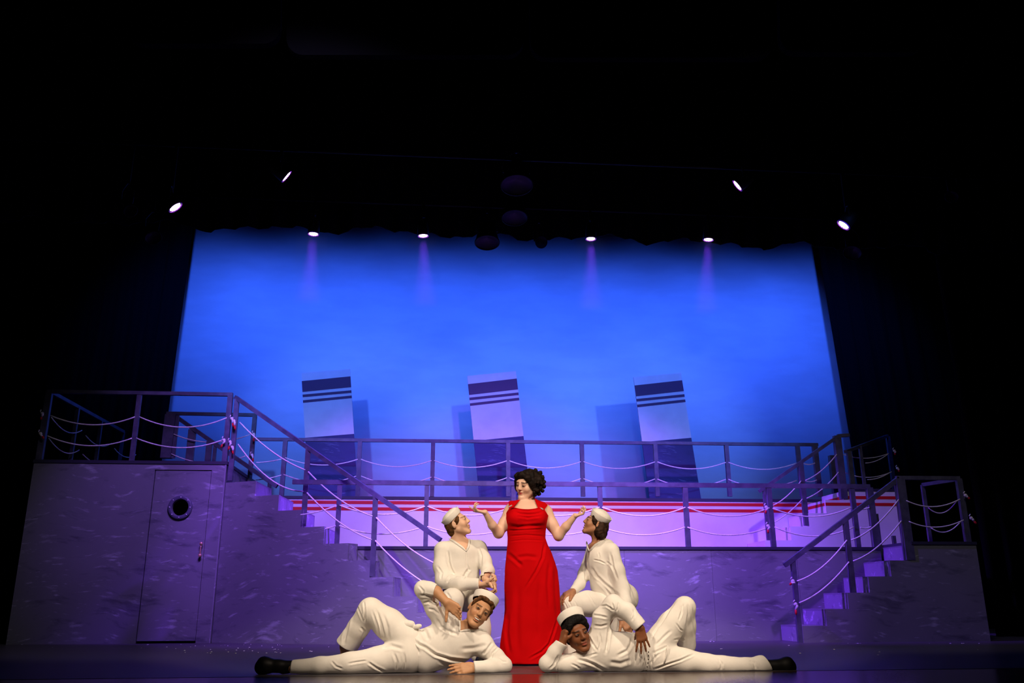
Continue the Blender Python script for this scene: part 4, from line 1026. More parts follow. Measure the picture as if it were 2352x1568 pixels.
    def keep(v):
        uv = project(v); x, y = uv[:, 0], uv[:, 1]
        neck = 1164.5+5.2*np.clip(1-((x-1210)/32)**2, 0, 1)
        neck = np.where((x < 1176) | (x > 1246), 1167+np.maximum(np.maximum(1169-x, x-1249), 0)*1.5, neck)
        back = v[:, 1] > Y+.03
        return (y > neck) | inp(uv, polyL) | inp(uv, polyR) | (back & (y > 1150) & (x > 1172) & (x < 1252))
    L = [([(1182, 1176), (1197, 1180), (1213, 1181.5), (1230, 1180), (1245, 1176)], .010, .008), ([(1188, 1184), (1213, 1188), (1240, 1184)], .011, .006),
         ([(1166, 1205), (1190, 1210), (1215, 1208), (1250, 1206)], .014, .007), ([(1168, 1218), (1200, 1217), (1248, 1214)], .008, .004), ([(1168, 1231), (1210, 1228), (1250, 1231)], .008, .004), ([(1170, 1243), (1205, 1239), (1252, 1241)], .007, .003),
         ([(1166, 1270), (1180, 1282), (1200, 1300)], .016, .009), ([(1185, 1281), (1210, 1277), (1234, 1280)], .016, .006), ([(1251, 1246), (1246, 1280), (1232, 1310), (1206, 1352)], .011, .007),
         ([(1262, 1290), (1258, 1340), (1262, 1400)], .016, .006), ([(1275, 1300), (1276, 1360), (1280, 1420)], .014, .006), ([(1281, 1420), (1272, 1450), (1262, 1478), (1245, 1496), (1216, 1512)], .010, .010), ([(1167, 1410), (1164, 1450), (1170, 1500)], .016, .009), ([(1240, 1330), (1236, 1400), (1238, 1470)], .02, .005), ([(1190, 1340), (1187, 1420), (1190, 1500)], .025, .006), ([(1268, 1275), (1276, 1278), (1279, 1284)], .006, .006)]
    dv = garment(root, 'dress', D, REDC, L, .0022, 12, .0044, 4, (1, 1, .4), keep, 2)
    nk = [(x, 1164.9+5.2*max(0, 1-((x-1210)/32)**2)) for x in range(1176, 1247, 5)]
    trim(root, dv, polyL[1:4]+nk+polyR[4:6]+[polyR[0]], .0045, 'piping', REDC, .0)
    # jewelled shoulder clips, earring, microphone
    for (x0, y0, x1, y1) in ((1168.5, 1164, 1175, 1160.5), (1240.5, 1165.5, 1247, 1169.5)):
        mb = MB()
        for t in (0, .25, .5, .75, 1): mb.ball(A(x0+(x1-x0)*t, y0+(y1-y0)*t, Y-.118), .0062, 8, 6)
        mb.build('shoulder_clip', PEARL, root, True)
    MB().ball(h.w(.084, -.005, -.042), .008, 10, 8).build('earring', PEARL, root, True)
    MB().tube([h.w(.074, .005, -.03), h.w(.066, .045, -.045), h.w(.050, .070, -.052), h.w(.036, .083, -.055)], .0012, 6).build('headset_microphone', mat('skin_tone_wire', (.45, .28, .2), .5), root, True)
    # hair
    Hs = Sdf(); hw = h.w; s = h.s
    Hs.ell(hw(0, -.030, .048), (.092, .100, .090), h.R, .03)
    Hs.ell(hw(0.0, -.06, -.03), (.085, .065, .075), h.R, .03)
    Hs.chain([(hw(.0, .066, .094), .026), (hw(.05, .055, .075), .030), (hw(.078, .03, .03), .026), (hw(.088, .01, -.03), .028), (hw(.085, -.02, -.07), .026)], .02)
    Hs.chain([(hw(.0, .066, .094), .024), (hw(-.05, .058, .070), .024), (hw(-.074, .035, .02), .020), (hw(-.078, .01, -.03), .02)], .02)
    Hs.chain([(hw(.083, -.005, .03), .024), (hw(.092, -.012, -.01), .026), (hw(.088, -.03, -.05), .026)], .02); Hs.chain([(hw(-.080, .0, .03), .022), (hw(-.086, -.01, -.02), .022)], .02)
    r = np.random.RandomState(5)
    for i in range(60):
        a = r.uniform(-.2, 1.25)*PI; z = r.uniform(-.085, .06); rr = .088*math.sqrt(max(.15, 1-(max(z, 0)/.14)**2))
        c = (rr*1.05*math.sin(a)*.98, -.03-rr*math.cos(a)*1.0, z)
        if c[1] > .035: continue
        Hs.ell(hw(*c), (.016*r.uniform(.6, 1.3),)*3, h.R, .006)
    for i in range(14):
        c = hw(.02+r.uniform(-.05, .085), -.06+r.uniform(-.05, .05), -.08+r.uniform(-.02, .02)); Hs.ell(c, (.014, .014, .017), h.R, .006)
    Hs.ell(A(1236, 1106, Y+.02), (.055, .08, .075), None, .02)
    for (x, y, q, rr) in ((1246, 1096, 0, .022), (1249, 1106, -.01, .02), (1250, 1117, 0, .019), (1246, 1127, -.02, .02), (1238, 1134, -.03, .019), (1229, 1136, -.04, .018), (1240, 1086, .02, .022), (1230, 1080, .03, .022), (1241, 1121, -.07, .018), (1236, 1108, -.09, .018), (1243, 1109, -.06, .018), (1234, 1126, -.075, .017), (1226, 1131, -.08, .015)): Hs.ell(A(x, y, Y+q), (rr, rr, rr), None, .005)
    hair_obj(root, Hs, hairmat('dark_brown_hair', (.010, .0055, .0045)), .004, 75, .0038)
    for (a, b) in ((1245.5, 1130), (1248.5, 1116)):
        q = A(a, b, Y-.03); MB().tube([q+Vector((.018*math.cos(t)-.012, 0, .014*math.sin(t))) for t in [i*.6 for i in range(9)]], .0022, 6).build('hair_curl', MATS['dark_brown_hair'], root, True)
woman()

# ------------------------------------------------------------------ sailors
CREAM = COTTON
def collar_cut(S, h, tip, l, r_, depth=.10):
    """open V neck: wedges taken out of the shirt in front of the neck"""
    pass
def left_kneeler():
    Y = 8.0
    root = thing('person', 'kneeling sailor left of the woman, looking up at her, hands clasped', 'person', tuple(A(1060, 1520, Y-.05)))
    h = Head(A(1050, 1203, Y), (.88, -.26, .40), (-.40, .02, .90), 1.06)
    S = Sdf(); h.add(S, .98)
    S.cone(h.w(0, -.025, -.05), A(1051, 1250, Y+.03), .050, .058, .03)
    S.ell(A(1058, 1285, Y+.02), (.15, .10, .20), None, .05); S.ell(A(1058, 1345, Y+.06), (.14, .11, .14), None, .05)
    S.cone(A(1018, 1262, Y+.02), A(1098, 1258, Y+.02), .05, .05, .05); S.ell(A(1062, 1262, Y-.015), (.07, .06, .06), None, .05)
    ch(S, [(1014, 1264, Y, .045), (1016, 1332, Y-.08, .04), (1100, 1340, Y-.26, .028)], .02)
    ch(S, [(1102, 1262, Y, .045), (1122, 1312, Y-.06, .04), (1113, 1328, Y-.22, .028)], .02)
    hand(S, A(1112, 1330, Y-.25), (.8, -.3, -.45), (-.35, -.2, -.8), (.2, -.8, .5), (.95, .95, 1.0, 1.0), .05, 1.2, (.5, .7, .3), .5, .006, 1.05)
    hand(S, A(1101, 1343, Y-.28), (.95, -.1, .0), (0, .2, 1), (0, -1, 0), (.9, .9, .9, .9), .05, 1.15, (.5, .8, .3), .5, .006, 1.05)
    for pts in ([(1040, 1376, Y+.1, .08), (1038, 1382, Y-.24, .045), (1036, 1505, Y-.25, .045)], [(1085, 1376, Y+.1, .08), (1103, 1380, Y-.14, .045), (1105, 1505, Y-.2, .045)]): ch(S, pts, .05)
    body_obj(root, S, h, (.70, .43, .29), (.50, .20, .15), (.16, .08, .03), .004)
    h.eyes(root, (0, .001))
    T = Sdf(); T.ell(A(1058, 1292, Y+.02), (.178, .125, .20), None, .05); T.ell(A(1059, 1335, Y+.04), (.17, .14, .13), None, .05)
    T.cone(A(1017, 1261, Y+.02), A(1099, 1257, Y+.02), .066, .066, .06)
    ch(T, [(1015, 1264, Y, .068), (1013, 1300, Y-.03, .064), (1018, 1333, Y-.09, .066), (1060, 1340, Y-.2, .055), (1101, 1341, Y-.28, .049)], .035)
    ch(T, [(1102, 1261, Y, .066), (1113, 1288, Y-.03, .060), (1121, 1312, Y-.07, .056), (1113, 1326, Y-.2, .046)], .03)
    T.half(A(1101, 1341, Y-.275), (.98, -.2, 0), .004, A(1098, 1365, Y-.6), A(1125, 1332, Y-.2))
    L = [([(1029, 1266), (1031, 1290), (1036, 1306), (1043, 1319)], .009, .011), ([(1071, 1265), (1073, 1297), (1078, 1310)], .007, .006), ([(1064, 1328), (1070, 1316), (1078, 1306)], .012, .009), ([(1026, 1338), (1034, 1326), (1050, 1322)], .010, .008), ([(1102, 1318), (1112, 1310), (1122, 1306)], .007, .006), ([(1105, 1324), (1115, 1318), (1125, 1314)], .006, .005), ([(1100, 1258), (1106, 1275), (1105, 1300)], .009, .008), ([(1005, 1300), (1015, 1315), (1012, 1330)], .009, .006)]
    T.ell(A(1062, 1266, Y-.02), (.11, .085, .07), None, .05)
    sv = garment(root, 'shirt', T, CREAM, L, .003, 15, .005, 21, keep=opening([(1030, 1215), (1034, 1237), (1048, 1246), (1061, 1256), (1071, 1266), (1074, 1255), (1077, 1243), (1077, 1215)], Y+.06))
    trim(root, sv, [(1031, 1236), (1041, 1242), (1052, 1250), (1062, 1257), (1071, 1266)], .011, 'collar', CREAM, -.002)
    trim(root, sv, [(1078, 1236), (1078, 1245), (1076, 1255), (1071, 1266)], .010, 'collar', CREAM, -.002)
    P = Sdf(); P.ell(A(1060, 1372, Y+.1), (.18, .16, .12), None, .05)
    ch(P, [(1042, 1374, Y+.1, .115), (1038, 1378, Y-.27, .09), (1037, 1440, Y-.25, .082), (1036, 1500, Y-.22, .09)], .04)
    ch(P, [(1085, 1374, Y+.1, .115), (1103, 1374, Y-.16, .09), (1104, 1440, Y-.14, .082), (1104, 1500, Y-.12, .09)], .04)
    garment(root, 'trousers', P, CREAM, [([(1025, 1360), (1034, 1372), (1036, 1392)], .01, .007)], .003, 15, .0065, 31)
    for x, yy in ((1036, Y-.24), (1104, Y-.14)): shoe(root, [(x, 1508, yy+.04, .045), (x, 1517, yy-.10, .038), (x, 1519, yy-.15, .034)])
    Hs = Sdf(); Hs.ell(h.w(0, -.022, .022), (.081, .092, .075), h.R, .02); Hs.ell(h.w(0, -.06, -.035), (.064, .048, .06), h.R, .03)
    
    for q in (-1, 1): Hs.chain([(h.w(q*.060, .040, .045), .012), (h.w(q*.066, .024, .020), .009), (h.w(q*.068, .014, -.004), .005)], .02)
    hair_obj(root, Hs, hairmat('brown_hair', (.09, .04, .014)), .002, 90)
    cap(root, A(1040.5, 1190.5, Y), (-.70, -.12, .68), r=.094, back=(-.6, .2, -.6))
    return root
left_kneeler()

def right_kneeler():
    Y = 8.1
    root = thing('person', 'kneeling sailor right of the woman, longer dark hair under a white cap', 'person', tuple(A(1390, 1518, Y-.05)))
    h = Head(A(1368, 1204, Y), (-.88, .04, .42), (.40, -.02, .90), 1.03)
    S = Sdf(); h.add(S, .96, .008)
    S.cone(h.w(0, -.02, -.05), A(1376, 1250, Y+.02), .052, .052, .03)
    S.ell(A(1385, 1285, Y+.02), (.11, .12, .2), None, .05); S.ell(A(1405, 1350, Y+.05), (.13, .12, .15), None, .05)
    S.cone(A(1367, 1260, Y+.13), A(1398, 1266, Y-.06), .045, .045, .05); S.ell(A(1366, 1262, Y+.01), (.068, .095, .065), None, .04)
    ch(S, [(1404, 1268, Y-.1, .045), (1432, 1350, Y-.14, .04), (1428, 1418, Y-.32, .029)], .02)
    hand(S, A(1428, 1418, Y-.32), (.45, -.25, -.75), (-.1, .9, -.4), (-.8, 0, -.3), (.5, .6, .6, .6), .08, 1.08, (.6, .6, .1), .3, .006, 1.05)
    ch(S, [(1362, 1266, Y+.16, .045), (1338, 1322, Y+.1, .04), (1320, 1354, Y-.12, .029)], .02)
    hand(S, A(1318, 1355, Y-.14), (-.86, -.25, -.42), (-.25, .1, -.95), (.2, -.9, .1), (.35, .35, .35, .4), .1, 1.05, (.6, .7, .2), .3, .006, 1.05)
    for pts in ([(1405, 1385, Y, .085), (1312, 1385, Y-.15, .06), (1314, 1500, Y-.12, .045)], [(1415, 1390, Y+.05, .085), (1440, 1500, Y-.05, .06), (1480, 1500, Y+.3, .04)]): ch(S, pts, .05)
    body_obj(root, S, h, (.40, .19, .10), (.36, .12, .08), (.04, .02, .012), .004)
    h.eyes(root, (0, .001))
    T = Sdf(); T.ell(A(1381, 1288, Y+.02), (.145, .16, .19), axes((.95, 0, .2), (0, 1, 0)), .05); T.ell(A(1396, 1340, Y+.03), (.165, .16, .17), None, .06); T.ell(A(1410, 1378, Y+.04), (.18, .16, .10), None, .06)
    T.cone(A(1366, 1260, Y+.15), A(1402, 1264, Y-.08), .07, .07, .06)
    ch(T, [(1404, 1267, Y-.1, .072), (1418, 1310, Y-.13, .066), (1430, 1350, Y-.15, .062), (1437, 1385, Y-.22, .054), (1427, 1416, Y-.33, .042)], .03)
    ch(T, [(1362, 1266, Y+.16, .066), (1342, 1318, Y+.1, .055), (1331, 1342, Y-.02, .05), (1320, 1354, Y-.12, .042)], .03)
    T.ell(A(1436, 1372, Y+.06), (.12, .12, .13), None, .06); T.ell(A(1392, 1250, Y+.05), (.075, .09, .05), None, .04)
    L = [([(1364, 1285), (1378, 1288), (1390, 1294)], .007, .009), ([(1358, 1303), (1370, 1322), (1388, 1340), (1420, 1366)], .013, .012), ([(1342, 1300), (1346, 1330), (1355, 1360)], .010, .010), ([(1352, 1265), (1350, 1290), (1352, 1310)], .008, .006), ([(1402, 1270), (1408, 1300), (1418, 1330)], .010, .010), ([(1375, 1268), (1377, 1278), (1374, 1286)], .007, .005), ([(1370, 1330), (1392, 1352), (1405, 1372)], .012, .007), ([(1394, 1290), (1404, 1298), (1412, 1312)], .008, .007), ([(1443, 1330), (1455, 1360), (1463, 1385)], .01, .007)]
    sv = garment(root, 'shirt', T, CREAM, L, .003, 15, .005, 22, keep=opening([(1345, 1215), (1347, 1240), (1349, 1254), (1352, 1266), (1367, 1252), (1381, 1243), (1395, 1236), (1400, 1215)], Y+.03))
    trim(root, sv, [(1393, 1237), (1381, 1243), (1367, 1252), (1353, 1266)], .012, 'collar', CREAM, -.002)
    trim(root, sv, [(1347, 1242), (1349, 1254), (1353, 1266)], .009, 'collar', CREAM, -.002)
    P = Sdf(); P.ell(A(1410, 1392, Y+.04), (.16, .15, .12), None, .05)
    ch(P, [(1402, 1392, Y, .115), (1350, 1386, Y-.08, .105), (1310, 1389, Y-.15, .088), (1312, 1440, Y-.14, .08), (1313, 1500, Y-.12, .088)], .04)
    ch(P, [(1415, 1394, Y+.05, .115), (1440, 1498, Y-.05, .085), (1482, 1505, Y+.3, .07)], .04)
    L = [([(1294, 1380), (1300, 1390), (1303, 1398)], .006, .007), ([(1304, 1377), (1311, 1388), (1314, 1397)], .006, .006), ([(1318, 1378), (1324, 1388), (1328, 1396)], .006, .005), ([(1348, 1360), (1356, 1372), (1368, 1392)], .008, .006)]
    garment(root, 'trousers', P, CREAM, L, .003, 15, .0065, 32)
    shoe(root, [(1314, 1505, Y-.1, .045), (1302, 1515, Y-.2, .038), (1297, 1517, Y-.25, .034)]); shoe(root, [(1483, 1506, Y+.3, .04), (1492, 1512, Y+.42, .035)])
    Hs = Sdf(); Hs.ell(h.w(0, -.03, .02), (.084, .092, .078), h.R, .02); Hs.ell(h.w(0, -.075, -.05), (.075, .055, .075), h.R, .03); Hs.ell(h.w(-.06, -.045, -.05), (.035, .045, .055), h.R, .03); Hs.ell(h.w(.06, -.045, -.05), (.035, .045, .055), h.R, .03)
    
    for q in (-1, 1): Hs.chain([(h.w(q*.060, .048, .050), .016), (h.w(q*.066, .032, .020), .012), (h.w(q*.068, .020, -.008), .007)], .025)
    r = np.random.RandomState(8)
    for i in range(26): Hs.ell(h.w(r.uniform(-.08, .08), -.085+r.uniform(-.04, .05), -.06+r.uniform(-.05, .05)), (.017, .017, .022), h.R, .006)
    hair_obj(root, Hs, hairmat('dark_hair', (.028, .013, .007)), .004, 70)
    cap(root, A(1376.5, 1191, Y), (.46, -.40, .79), r=.096, hgt=.058, back=(.7, .3, -.3))
right_kneeler()

def left_recliner():
    Y = 7.1
    root = thing('person', 'grinning sailor lying on the left, one elbow on the floor', 'person', tuple(FL(940, 1545)))
    h = Head(A(1101, 1403, Y-.02), (.10, -.98, -.04), (.53, .04, .84), 1.12)
    S = Sdf(); h.add(S, .93, .011)
    t = Vector((.945, 0, .325)); w = Vector((-.325, 0, .945)); Rt = axes(t, w)
    S.cone(h.w(0, -.02, -.05), A(1074, 1453, Y+.02), .054, .060, .03)
    S.ell(A(1042, 1474, Y+.02), (.19, .15, .105), Rt, .05); S.ell(A(985, 1492, Y+.02), (.16, .125, .10), Rt, .05); S.ell(A(938, 1498, Y+.02), (.13, .135, .11), Rt, .05)
    S.cone(A(1028, 1440, Y+.02), A(1110, 1486, Y+.02), .045, .045, .05); S.ell(A(1070, 1455, Y), (.06, .08, .05), Rt, .04)
    ch(S, [(1020, 1437, Y, .038), (970, 1355, Y-.04, .036), (1002, 1358, Y-.10, .040), (1026, 1383, Y-.15, .030)], .02)
    hand(S, A(1025, 1382, Y-.15), (.72, -.10, -.52), (-.15, -.95, -.1), (-.5, 0, -.8), (.35, .5, .6, .7), .02, 1.04, (.75, .45, .1), .1, .006, 1.1)
    ch(S, [(1115, 1484, Y, .045), (1158, 1527, Y-.04, .042), (1092, 1533, Y-.14, .030)], .02)
    hand(S, A(1091, 1533, Y-.14), (-1, -.08, -.06), (.0, .85, -.4), (0, -.3, 1), (.12, .16, .2, .25), .03, 1.08, (.25, .9, .5), .2, .005, 1.05)
    ch(S, [(940, 1475, Y+.03, .10), (850, 1400, Y+.03, .062), (797, 1482, Y+.2, .045), (793, 1515, Y+.26, .04)], .05); ch(S, [(935, 1505, Y, .10), (800, 1526, Y-.04, .06), (670, 1531, Y-.04, .042)], .05)
    body_obj(root, S, h, (.52, .27, .14), (.40, .11, .07), (.14, .07, .03), .004, .3)
    h.eyes(root, (.001, 0), op=.7)
    MB().tube([h.w(x, .0885-16*x*x, -.0565+10*x*x) for x in (-.026, -.019, -.012, -.005, .003, .010, .018, .025)], [.002, .0036, .0050, .0056, .0056, .0050, .0036, .002], 8).build('teeth', TEETH, root, True)
    T = Sdf()
    ch(T, [(1022, 1437, Y, .068), (996, 1397, Y-.02, .060), (971, 1353, Y-.045, .062), (987, 1354, Y-.075, .055), (1001, 1357, Y-.10, .053)], .03)
    cut = A(1000.5, 1356, Y-.10); cd_ = (A(1026, 1383, Y-.15)-A(1002, 1358, Y-.10)).normalized()
    cd_ = Vector((.93, -.2, -.25)); T.half(cut, cd_, .004, cut-Vector((.03, .06, .052)), cut+Vector((.07, .06, .07)))
    ch(T, [(1113, 1486, Y, .068), (1138, 1507, Y-.02, .060), (1158, 1528, Y-.05, .055), (1125, 1532, Y-.10, .050), (1088, 1532.5, Y-.145, .047)], .03)
    cut = A(1089, 1533, Y-.145); T.half(cut, (-1, -.1, -.12), .004, cut-Vector((.08, .07, .07)), cut+Vector((.03, .05, .07)))
    T.ell(A(1042, 1474, Y+.02), (.20, .172, .125), Rt, .05); T.ell(A(990, 1490, Y+.02), (.15, .165, .125), Rt, .06); T.ell(A(962, 1498, Y+.02), (.08, .165, .13), Rt, .05)
    T.cone(A(1026, 1438, Y+.02), A(1110, 1486, Y+.02), .066, .066, .06); T.cone(A(1068, 1464, Y+.02), A(1108, 1470, Y+.02), .075, .062, .05)
    T.half((0, 0, .001), (0, 0, -1), .004)
    L = [([(952, 1470), (962, 1480), (976, 1486), (1000, 1503), (1034, 1513), (1085, 1519)], .012, .016), ([(948, 1462), (951, 1480), (962, 1500)], .012, .011), ([(1003, 1420), (1012, 1438), (1027, 1448), (1052, 1457)], .012, .009), ([(960, 1440), (975, 1448), (985, 1470)], .016, .010), ([(1108, 1503), (1118, 1492), (1131, 1475)], .010, .010), ([(1128, 1511), (1132, 1498), (1144, 1487)], .007, .009), ([(964, 1366), (978, 1367), (1000, 1372)], .010, .008), ([(972, 1384), (984, 1382), (1003, 1392)], .009, .006), ([(984, 1398), (996, 1400), (1008, 1410)], .009, .006), ([(1060, 1490), (1090, 1488), (1120, 1480)], .016, .006), ([(962, 1345), (972, 1356), (975, 1370)], .008, .005), ([(1146, 1512), (1154, 1519), (1164, 1519)], .007, .005), ([(1010, 1520), (1040, 1528), (1070, 1528)], .012, .008), ([(1043, 1418), (1047, 1432), (1045, 1445)], .008, .005)]
    sv = garment(root, 'shirt', T, CREAM, L, .003, 15, .005, 23, keep=opening([(1056, 1405), (1056, 1432), (1055, 1450), (1078, 1446), (1104, 1445), (1118, 1446), (1118, 1405)], Y+.08))
    trim(root, sv, [(1054, 1420), (1055, 1434), (1055, 1450)], .012, 'collar', CREAM, -.002)
    trim(root, sv, [(1055, 1450), (1078, 1446), (1104, 1446), (1117, 1449)], .010, 'collar', CREAM, -.002)
    P = Sdf(); P.ell(A(934, 1497, Y+.02), (.13, .165, .125), Rt, .05)
    ch(P, [(938, 1472, Y+.03, .125), (893, 1434, Y+.03, .113), (850, 1401, Y+.03, .088), (824, 1440, Y+.1, .082), (797, 1481, Y+.18, .092)], .03)
    cut = A(796, 1482, Y+.18); P.half(cut, (-.46, .25, -.85), .004, cut-Vector((.16, .2, .13)), cut+Vector((.14, .2, .06)))
    ch(P, [(936, 1503, Y, .135), (870, 1516, Y-.02, .10), (800, 1524, Y-.04, .078), (735, 1528, Y-.04, .062), (668, 1531, Y-.04, .0515)], .03)
    cut = A(668, 1531, Y-.04); P.half(cut, (-1, 0, .1), .004, cut-Vector((.09, .1, .07)), cut+Vector((.05, .1, .07)))
    P.half((0, 0, .001), (0, 0, -1), .004)
    L = [([(817, 1383), (824, 1402), (834, 1426)], .007, .008), ([(836, 1382), (838, 1402), (838, 1428)], .007, .009), ([(864, 1400), (874, 1430), (882, 1462)], .011, .010), ([(880, 1410), (890, 1440), (893, 1468)], .012, .007), ([(803, 1412), (797, 1440), (789, 1476)], .012, .012), ([(761, 1518), (772, 1530), (786, 1535)], .008, .007), ([(800, 1524), (820, 1520), (842, 1517)], .008, .007), ([(846, 1521), (864, 1533), (886, 1543)], .009, .009), ([(878, 1488), (900, 1483), (925, 1490)], .014, .009), ([(905, 1500), (912, 1520), (910, 1540)], .010, .008), ([(928, 1500), (930, 1520), (926, 1542)], .009, .007), ([(855, 1402), (868, 1440), (872, 1470)], .009, .006), ([(828, 1440), (838, 1450), (832, 1465)], .009, .006)]
    garment(root, 'trousers', P, CREAM, L, .003, 14, .0055, 33)
    K = Sdf(); K.chain([(A(924, 1443, Y-.02), .02), (A(934, 1433, Y-.03), .027), (A(945, 1434, Y-.03), .024), (A(950, 1442, Y-.02), .014)], .02); K.chain([(A(951, 1443, Y-.04), .010), (A(958, 1439, Y-.05), .016), (A(965, 1437, Y-.05), .015)], .015)
    garment(root, 'waist_tie', K, CREAM, (), .002, 40, .005, 3)
    shoe(root, [(674, 1529, Y-.04, .040), (640, 1529, Y-.04, .042), (607, 1528, Y-.04, .060), (600, 1533, Y-.04, .045)], [[(662, 1538, Y-.04, .026), (650, 1540, Y-.04, .024)]])
    shoe(root, [(797, 1484, Y+.2, .042), (792, 1516, Y+.27, .042), (772, 1526, Y+.22, .035)])
    Hs = Sdf(); Hs.ell(h.w(0, -.025, .035), (.079, .092, .080), h.R, .02); Hs.ell(h.w(0, -.06, -.03), (.066, .05, .06), h.R, .03)
    for q in (-1, 1): Hs.chain([(h.w(q*.054, .050, .066), .012), (h.w(q*.064, .032, .036), .009), (h.w(q*.068, .018, .004), .005)], .03)
    Hs.ell(h.w(0, .018, .086), (.077, .070, .032), h.R, .02)
    hair_obj(root, Hs, hairmat('chestnut_hair', (.10, .045, .018)), .002, 90)
    cap(root, h.w(0, -.014, .062), h.v(.03, -.40, 1), r=.094*1.09, hgt=.060, back=tuple(h.v(0, -1, 0)))
left_recliner()

def right_recliner():
    Y = 6.98
    root = thing('person', 'sailor lying on the right, head propped on his fist, hand on hip', 'person', tuple(FL(1490, 1547)))
    h = Head(A(1325, 1457, Y-.03), (.24, -.97, .02), (-.31, .02, .95), 1.12)
    S = Sdf(); h.add(S, .95)
    t = Vector((-.985, 0, .17)); w = Vector((.17, 0, .985)); Rt = axes(t, w)
    S.cone(h.w(0, -.02, -.05), A(1352, 1497, Y+.03), .055, .062, .03)
    S.ell(A(1388, 1494, Y+.03), (.17, .14, .105), Rt, .05); S.ell(A(1440, 1501, Y+.03), (.14, .11, .09), Rt, .05); S.ell(A(1492, 1505, Y+.03), (.12, .11, .09), Rt, .05)
    S.cone(A(1378, 1456, Y+.02), A(1345, 1512, Y+.02), .05, .05, .05)
    ch(S, [(1345, 1514, Y, .045), (1258, 1524, Y-.04, .042), (1292, 1476, Y-.08, .030)], .02)
    hand(S, A(1291, 1477, Y-.08), (.25, .05, .95), (.9, .3, .1), (-.2, -1, 0), (1.3, 1.3, 1.3, 1.3), .0, 1.0, (.15, .6, .6), .5, .006, 1.1)
    ch(S, [(1380, 1450, Y, .045), (1410, 1390, Y-.06, .042), (1471, 1441, Y-.17, .028)], .02)
    hand(S, A(1470, 1440, Y-.17), (.10, -.10, -.95), (.1, .95, -.15), (-1, 0, 0), (.18, .16, .16, .14), .30, 1.0, (.2, .6, 1.0), .1, .005, 1.0)
    ch(S, [(1512, 1478, Y+.03, .10), (1572, 1398, Y+.03, .06), (1572, 1476, Y+.2, .045), (1570, 1512, Y+.26, .04)], .05); ch(S, [(1515, 1510, Y, .10), (1620, 1524, Y-.04, .06), (1768, 1530, Y-.04, .042)], .05)
    body_obj(root, S, h, (.20, .068, .026), (.26, .06, .04), (.012, .008, .006), .004, .1)
    h.eyes(root, (-.002, 0), op=.62)
    T = Sdf()
    ch(T, [(1346, 1514, Y, .072), (1300, 1524, Y-.02, .066), (1257, 1524, Y-.05, .055), (1274, 1498, Y-.07, .050), (1291, 1477, Y-.085, .050)], .025)
    cut = A(1291, 1476.5, Y-.085); T.half(cut, (.45, 0, .9), .004, cut-Vector((.07, .08, .05)), cut+Vector((.08, .06, .08)))
    ch(T, [(1378, 1455, Y, .080), (1382, 1418, Y-.03, .066), (1409, 1389, Y-.065, .074), (1440, 1404, Y-.11, .062), (1469, 1437, Y-.17, .054)], .03)
    cut = A(1470, 1438, Y-.17); T.half(cut, (.62, -.1, -.75), .004, cut-Vector((.08, .07, .07)), cut+Vector((.08, .07, .03)))
    T.ell(A(1388, 1494, Y+.03), (.18, .162, .125), Rt, .05); T.ell(A(1437, 1499, Y+.03), (.15, .158, .122), Rt, .06); T.ell(A(1466, 1500, Y+.03), (.075, .158, .13), Rt, .05)
    T.cone(A(1378, 1458, Y+.02), A(1346, 1512, Y+.02), .066, .064, .06)
    T.half((0, 0, .001), (0, 0, -1), .004)
    L = [([(1327, 1514), (1345, 1518), (1366, 1526), (1392, 1540)], .011, .013), ([(1312, 1524), (1325, 1530), (1332, 1535)], .008, .006), ([(1391, 1500), (1394, 1482), (1397, 1462), (1399, 1440)], .010, .011), ([(1418, 1506), (1440, 1494), (1449, 1480), (1452, 1463)], .012, .010), ([(1406, 1384), (1409, 1394), (1411, 1403)], .006, .008), ([(1421, 1382), (1420, 1394), (1416, 1403)], .006, .007), ([(1380, 1392), (1392, 1390), (1402, 1396), (1409, 1402)], .007, .010), ([(1362, 1412), (1378, 1414), (1394, 1418)], .009, .007), ([(1364, 1436), (1380, 1438), (1396, 1434)], .009, .006), ([(1455, 1400), (1458, 1412), (1452, 1424)], .007, .006), ([(1352, 1462), (1360, 1476), (1372, 1494)], .008, .007), ([(1338, 1508), (1355, 1505), (1372, 1500)], .008, .006), ([(1262, 1536), (1272, 1526), (1282, 1505)], .008, .007), ([(1279, 1520), (1280, 1532), (1281, 1545)], .006, .006), ([(1375, 1494), (1380, 1475), (1378, 1455)], .009, .007), ([(1400, 1520), (1425, 1524), (1450, 1515)], .016, .007)]
    garment(root, 'shirt', T, CREAM, L, .003, 15, .005, 24)
    P = Sdf(); P.ell(A(1492, 1504, Y+.025), (.15, .150, .122), Rt, .05)
    ch(P, [(1514, 1476, Y+.03, .118), (1543, 1434, Y+.03, .100), (1573, 1394, Y+.03, .080), (1573, 1436, Y+.1, .082), (1572, 1478, Y+.18, .092)], .03)
    ch(P, [(1514, 1510, Y, .122), (1570, 1518, Y-.02, .092), (1622, 1524, Y-.04, .073), (1715, 1529, Y-.04, .058), (1748, 1527, Y-.04, .066), (1768, 1527, Y-.04, .066)], .03)
    cut = A(1764, 1527, Y-.04); P.half(cut, (.9, 0, .42), .004, cut-Vector((.05, .1, .09)), cut+Vector((.12, .1, .09)))
    P.half((0, 0, .001), (0, 0, -1), .004)
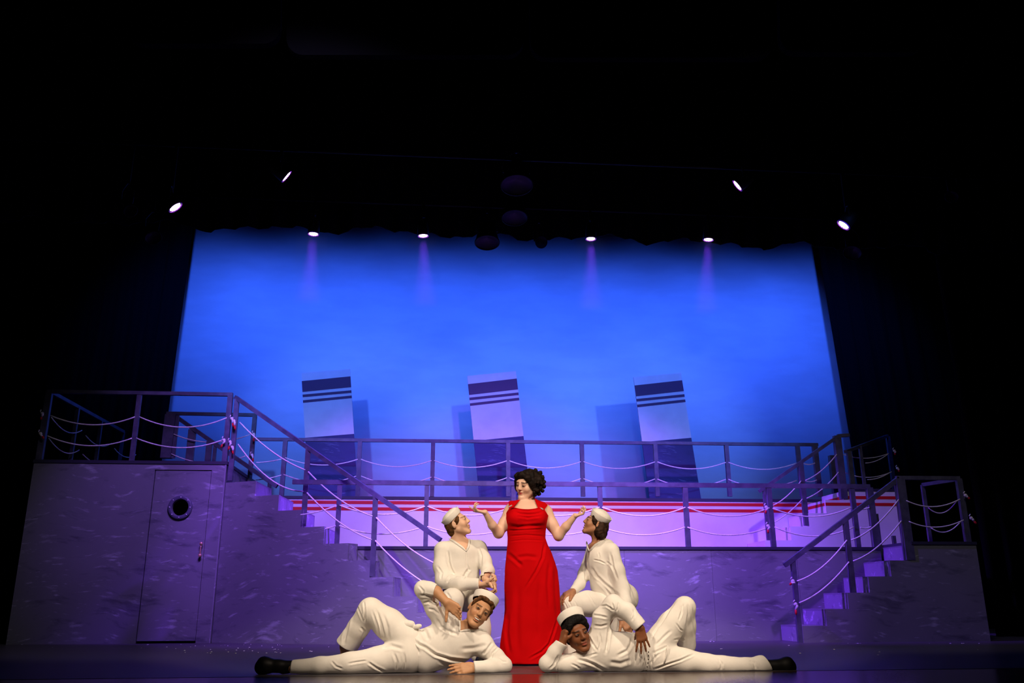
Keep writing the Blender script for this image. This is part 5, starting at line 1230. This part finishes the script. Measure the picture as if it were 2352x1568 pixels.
    L = [([(1551, 1380), (1538, 1398), (1527, 1418), (1512, 1440)], .010, .008), ([(1569, 1386), (1566, 1404), (1559, 1424)], .007, .009), ([(1541, 1448), (1524, 1464), (1506, 1482)], .011, .008), ([(1503, 1536), (1530, 1526), (1562, 1516), (1594, 1502)], .008, .011), ([(1580, 1384), (1581, 1410), (1576, 1440)], .008, .006), ([(1592, 1390), (1594, 1430), (1596, 1465)], .009, .006), ([(1500, 1500), (1512, 1494), (1534, 1484)], .009, .007), ([(1494, 1524), (1504, 1510), (1516, 1500)], .008, .006), ([(1650, 1512), (1658, 1524), (1656, 1538)], .010, .005), ([(1722, 1516), (1732, 1522), (1736, 1536)], .010, .006), ([(1548, 1470), (1560, 1466), (1572, 1470)], .008, .006), ([(1552, 1430), (1562, 1444), (1568, 1448)], .007, .008), ([(1512, 1440), (1502, 1455), (1496, 1470)], .008, .006)]
    garment(root, 'trousers', P, CREAM, L, .003, 14, .0055, 34)
    for k in range(6):
        c = A(1489.5-k*k*.28+.4*k, 1497+k*8.5, Y-.14+.003*k); MB().ball(c, .0052, 8, 6).build('eyelet', IRIS, root, True)
    MB().tube([A(1534, 1482, Y-.11), A(1533, 1495, Y-.125), A(1529, 1510, Y-.125), A(1525, 1524, Y-.115)], [.005, .005, .005, .007], 7).build('drawstring', CREAM, root, True)
    shoe(root, [(1758, 1529, Y-.04, .050), (1785, 1530, Y-.04, .046), (1808, 1528, Y-.04, .060), (1815, 1532, Y-.04, .042)])
    shoe(root, [(1572, 1484, Y+.2, .042), (1570, 1514, Y+.27, .042), (1588, 1524, Y+.22, .035)])
    Hs = Sdf(); Hs.ell(h.w(0, -.028, .046), (.090, .092, .084), h.R, .02); Hs.ell(h.w(0, -.06, -.02), (.076, .055, .06), h.R, .03); Hs.ell(h.w(0, .042, .098), (.080, .046, .040), h.R, .03)
    for q in (-1, 1): Hs.chain([(h.w(q*.060, .050, .066), .024), (h.w(q*.074, .026, .035), .018), (h.w(q*.072, .012, .004), .012)], .03)
    hair_obj(root, Hs, hairmat('black_curly_hair', (.006, .005, .005)), .004, 110)
    cap(root, h.w(-.014, -.040, .080), h.v(-.20, -.72, 1), r=.100*1.05, hgt=.064, back=tuple(h.v(0, -1, 0)))
right_recliner()
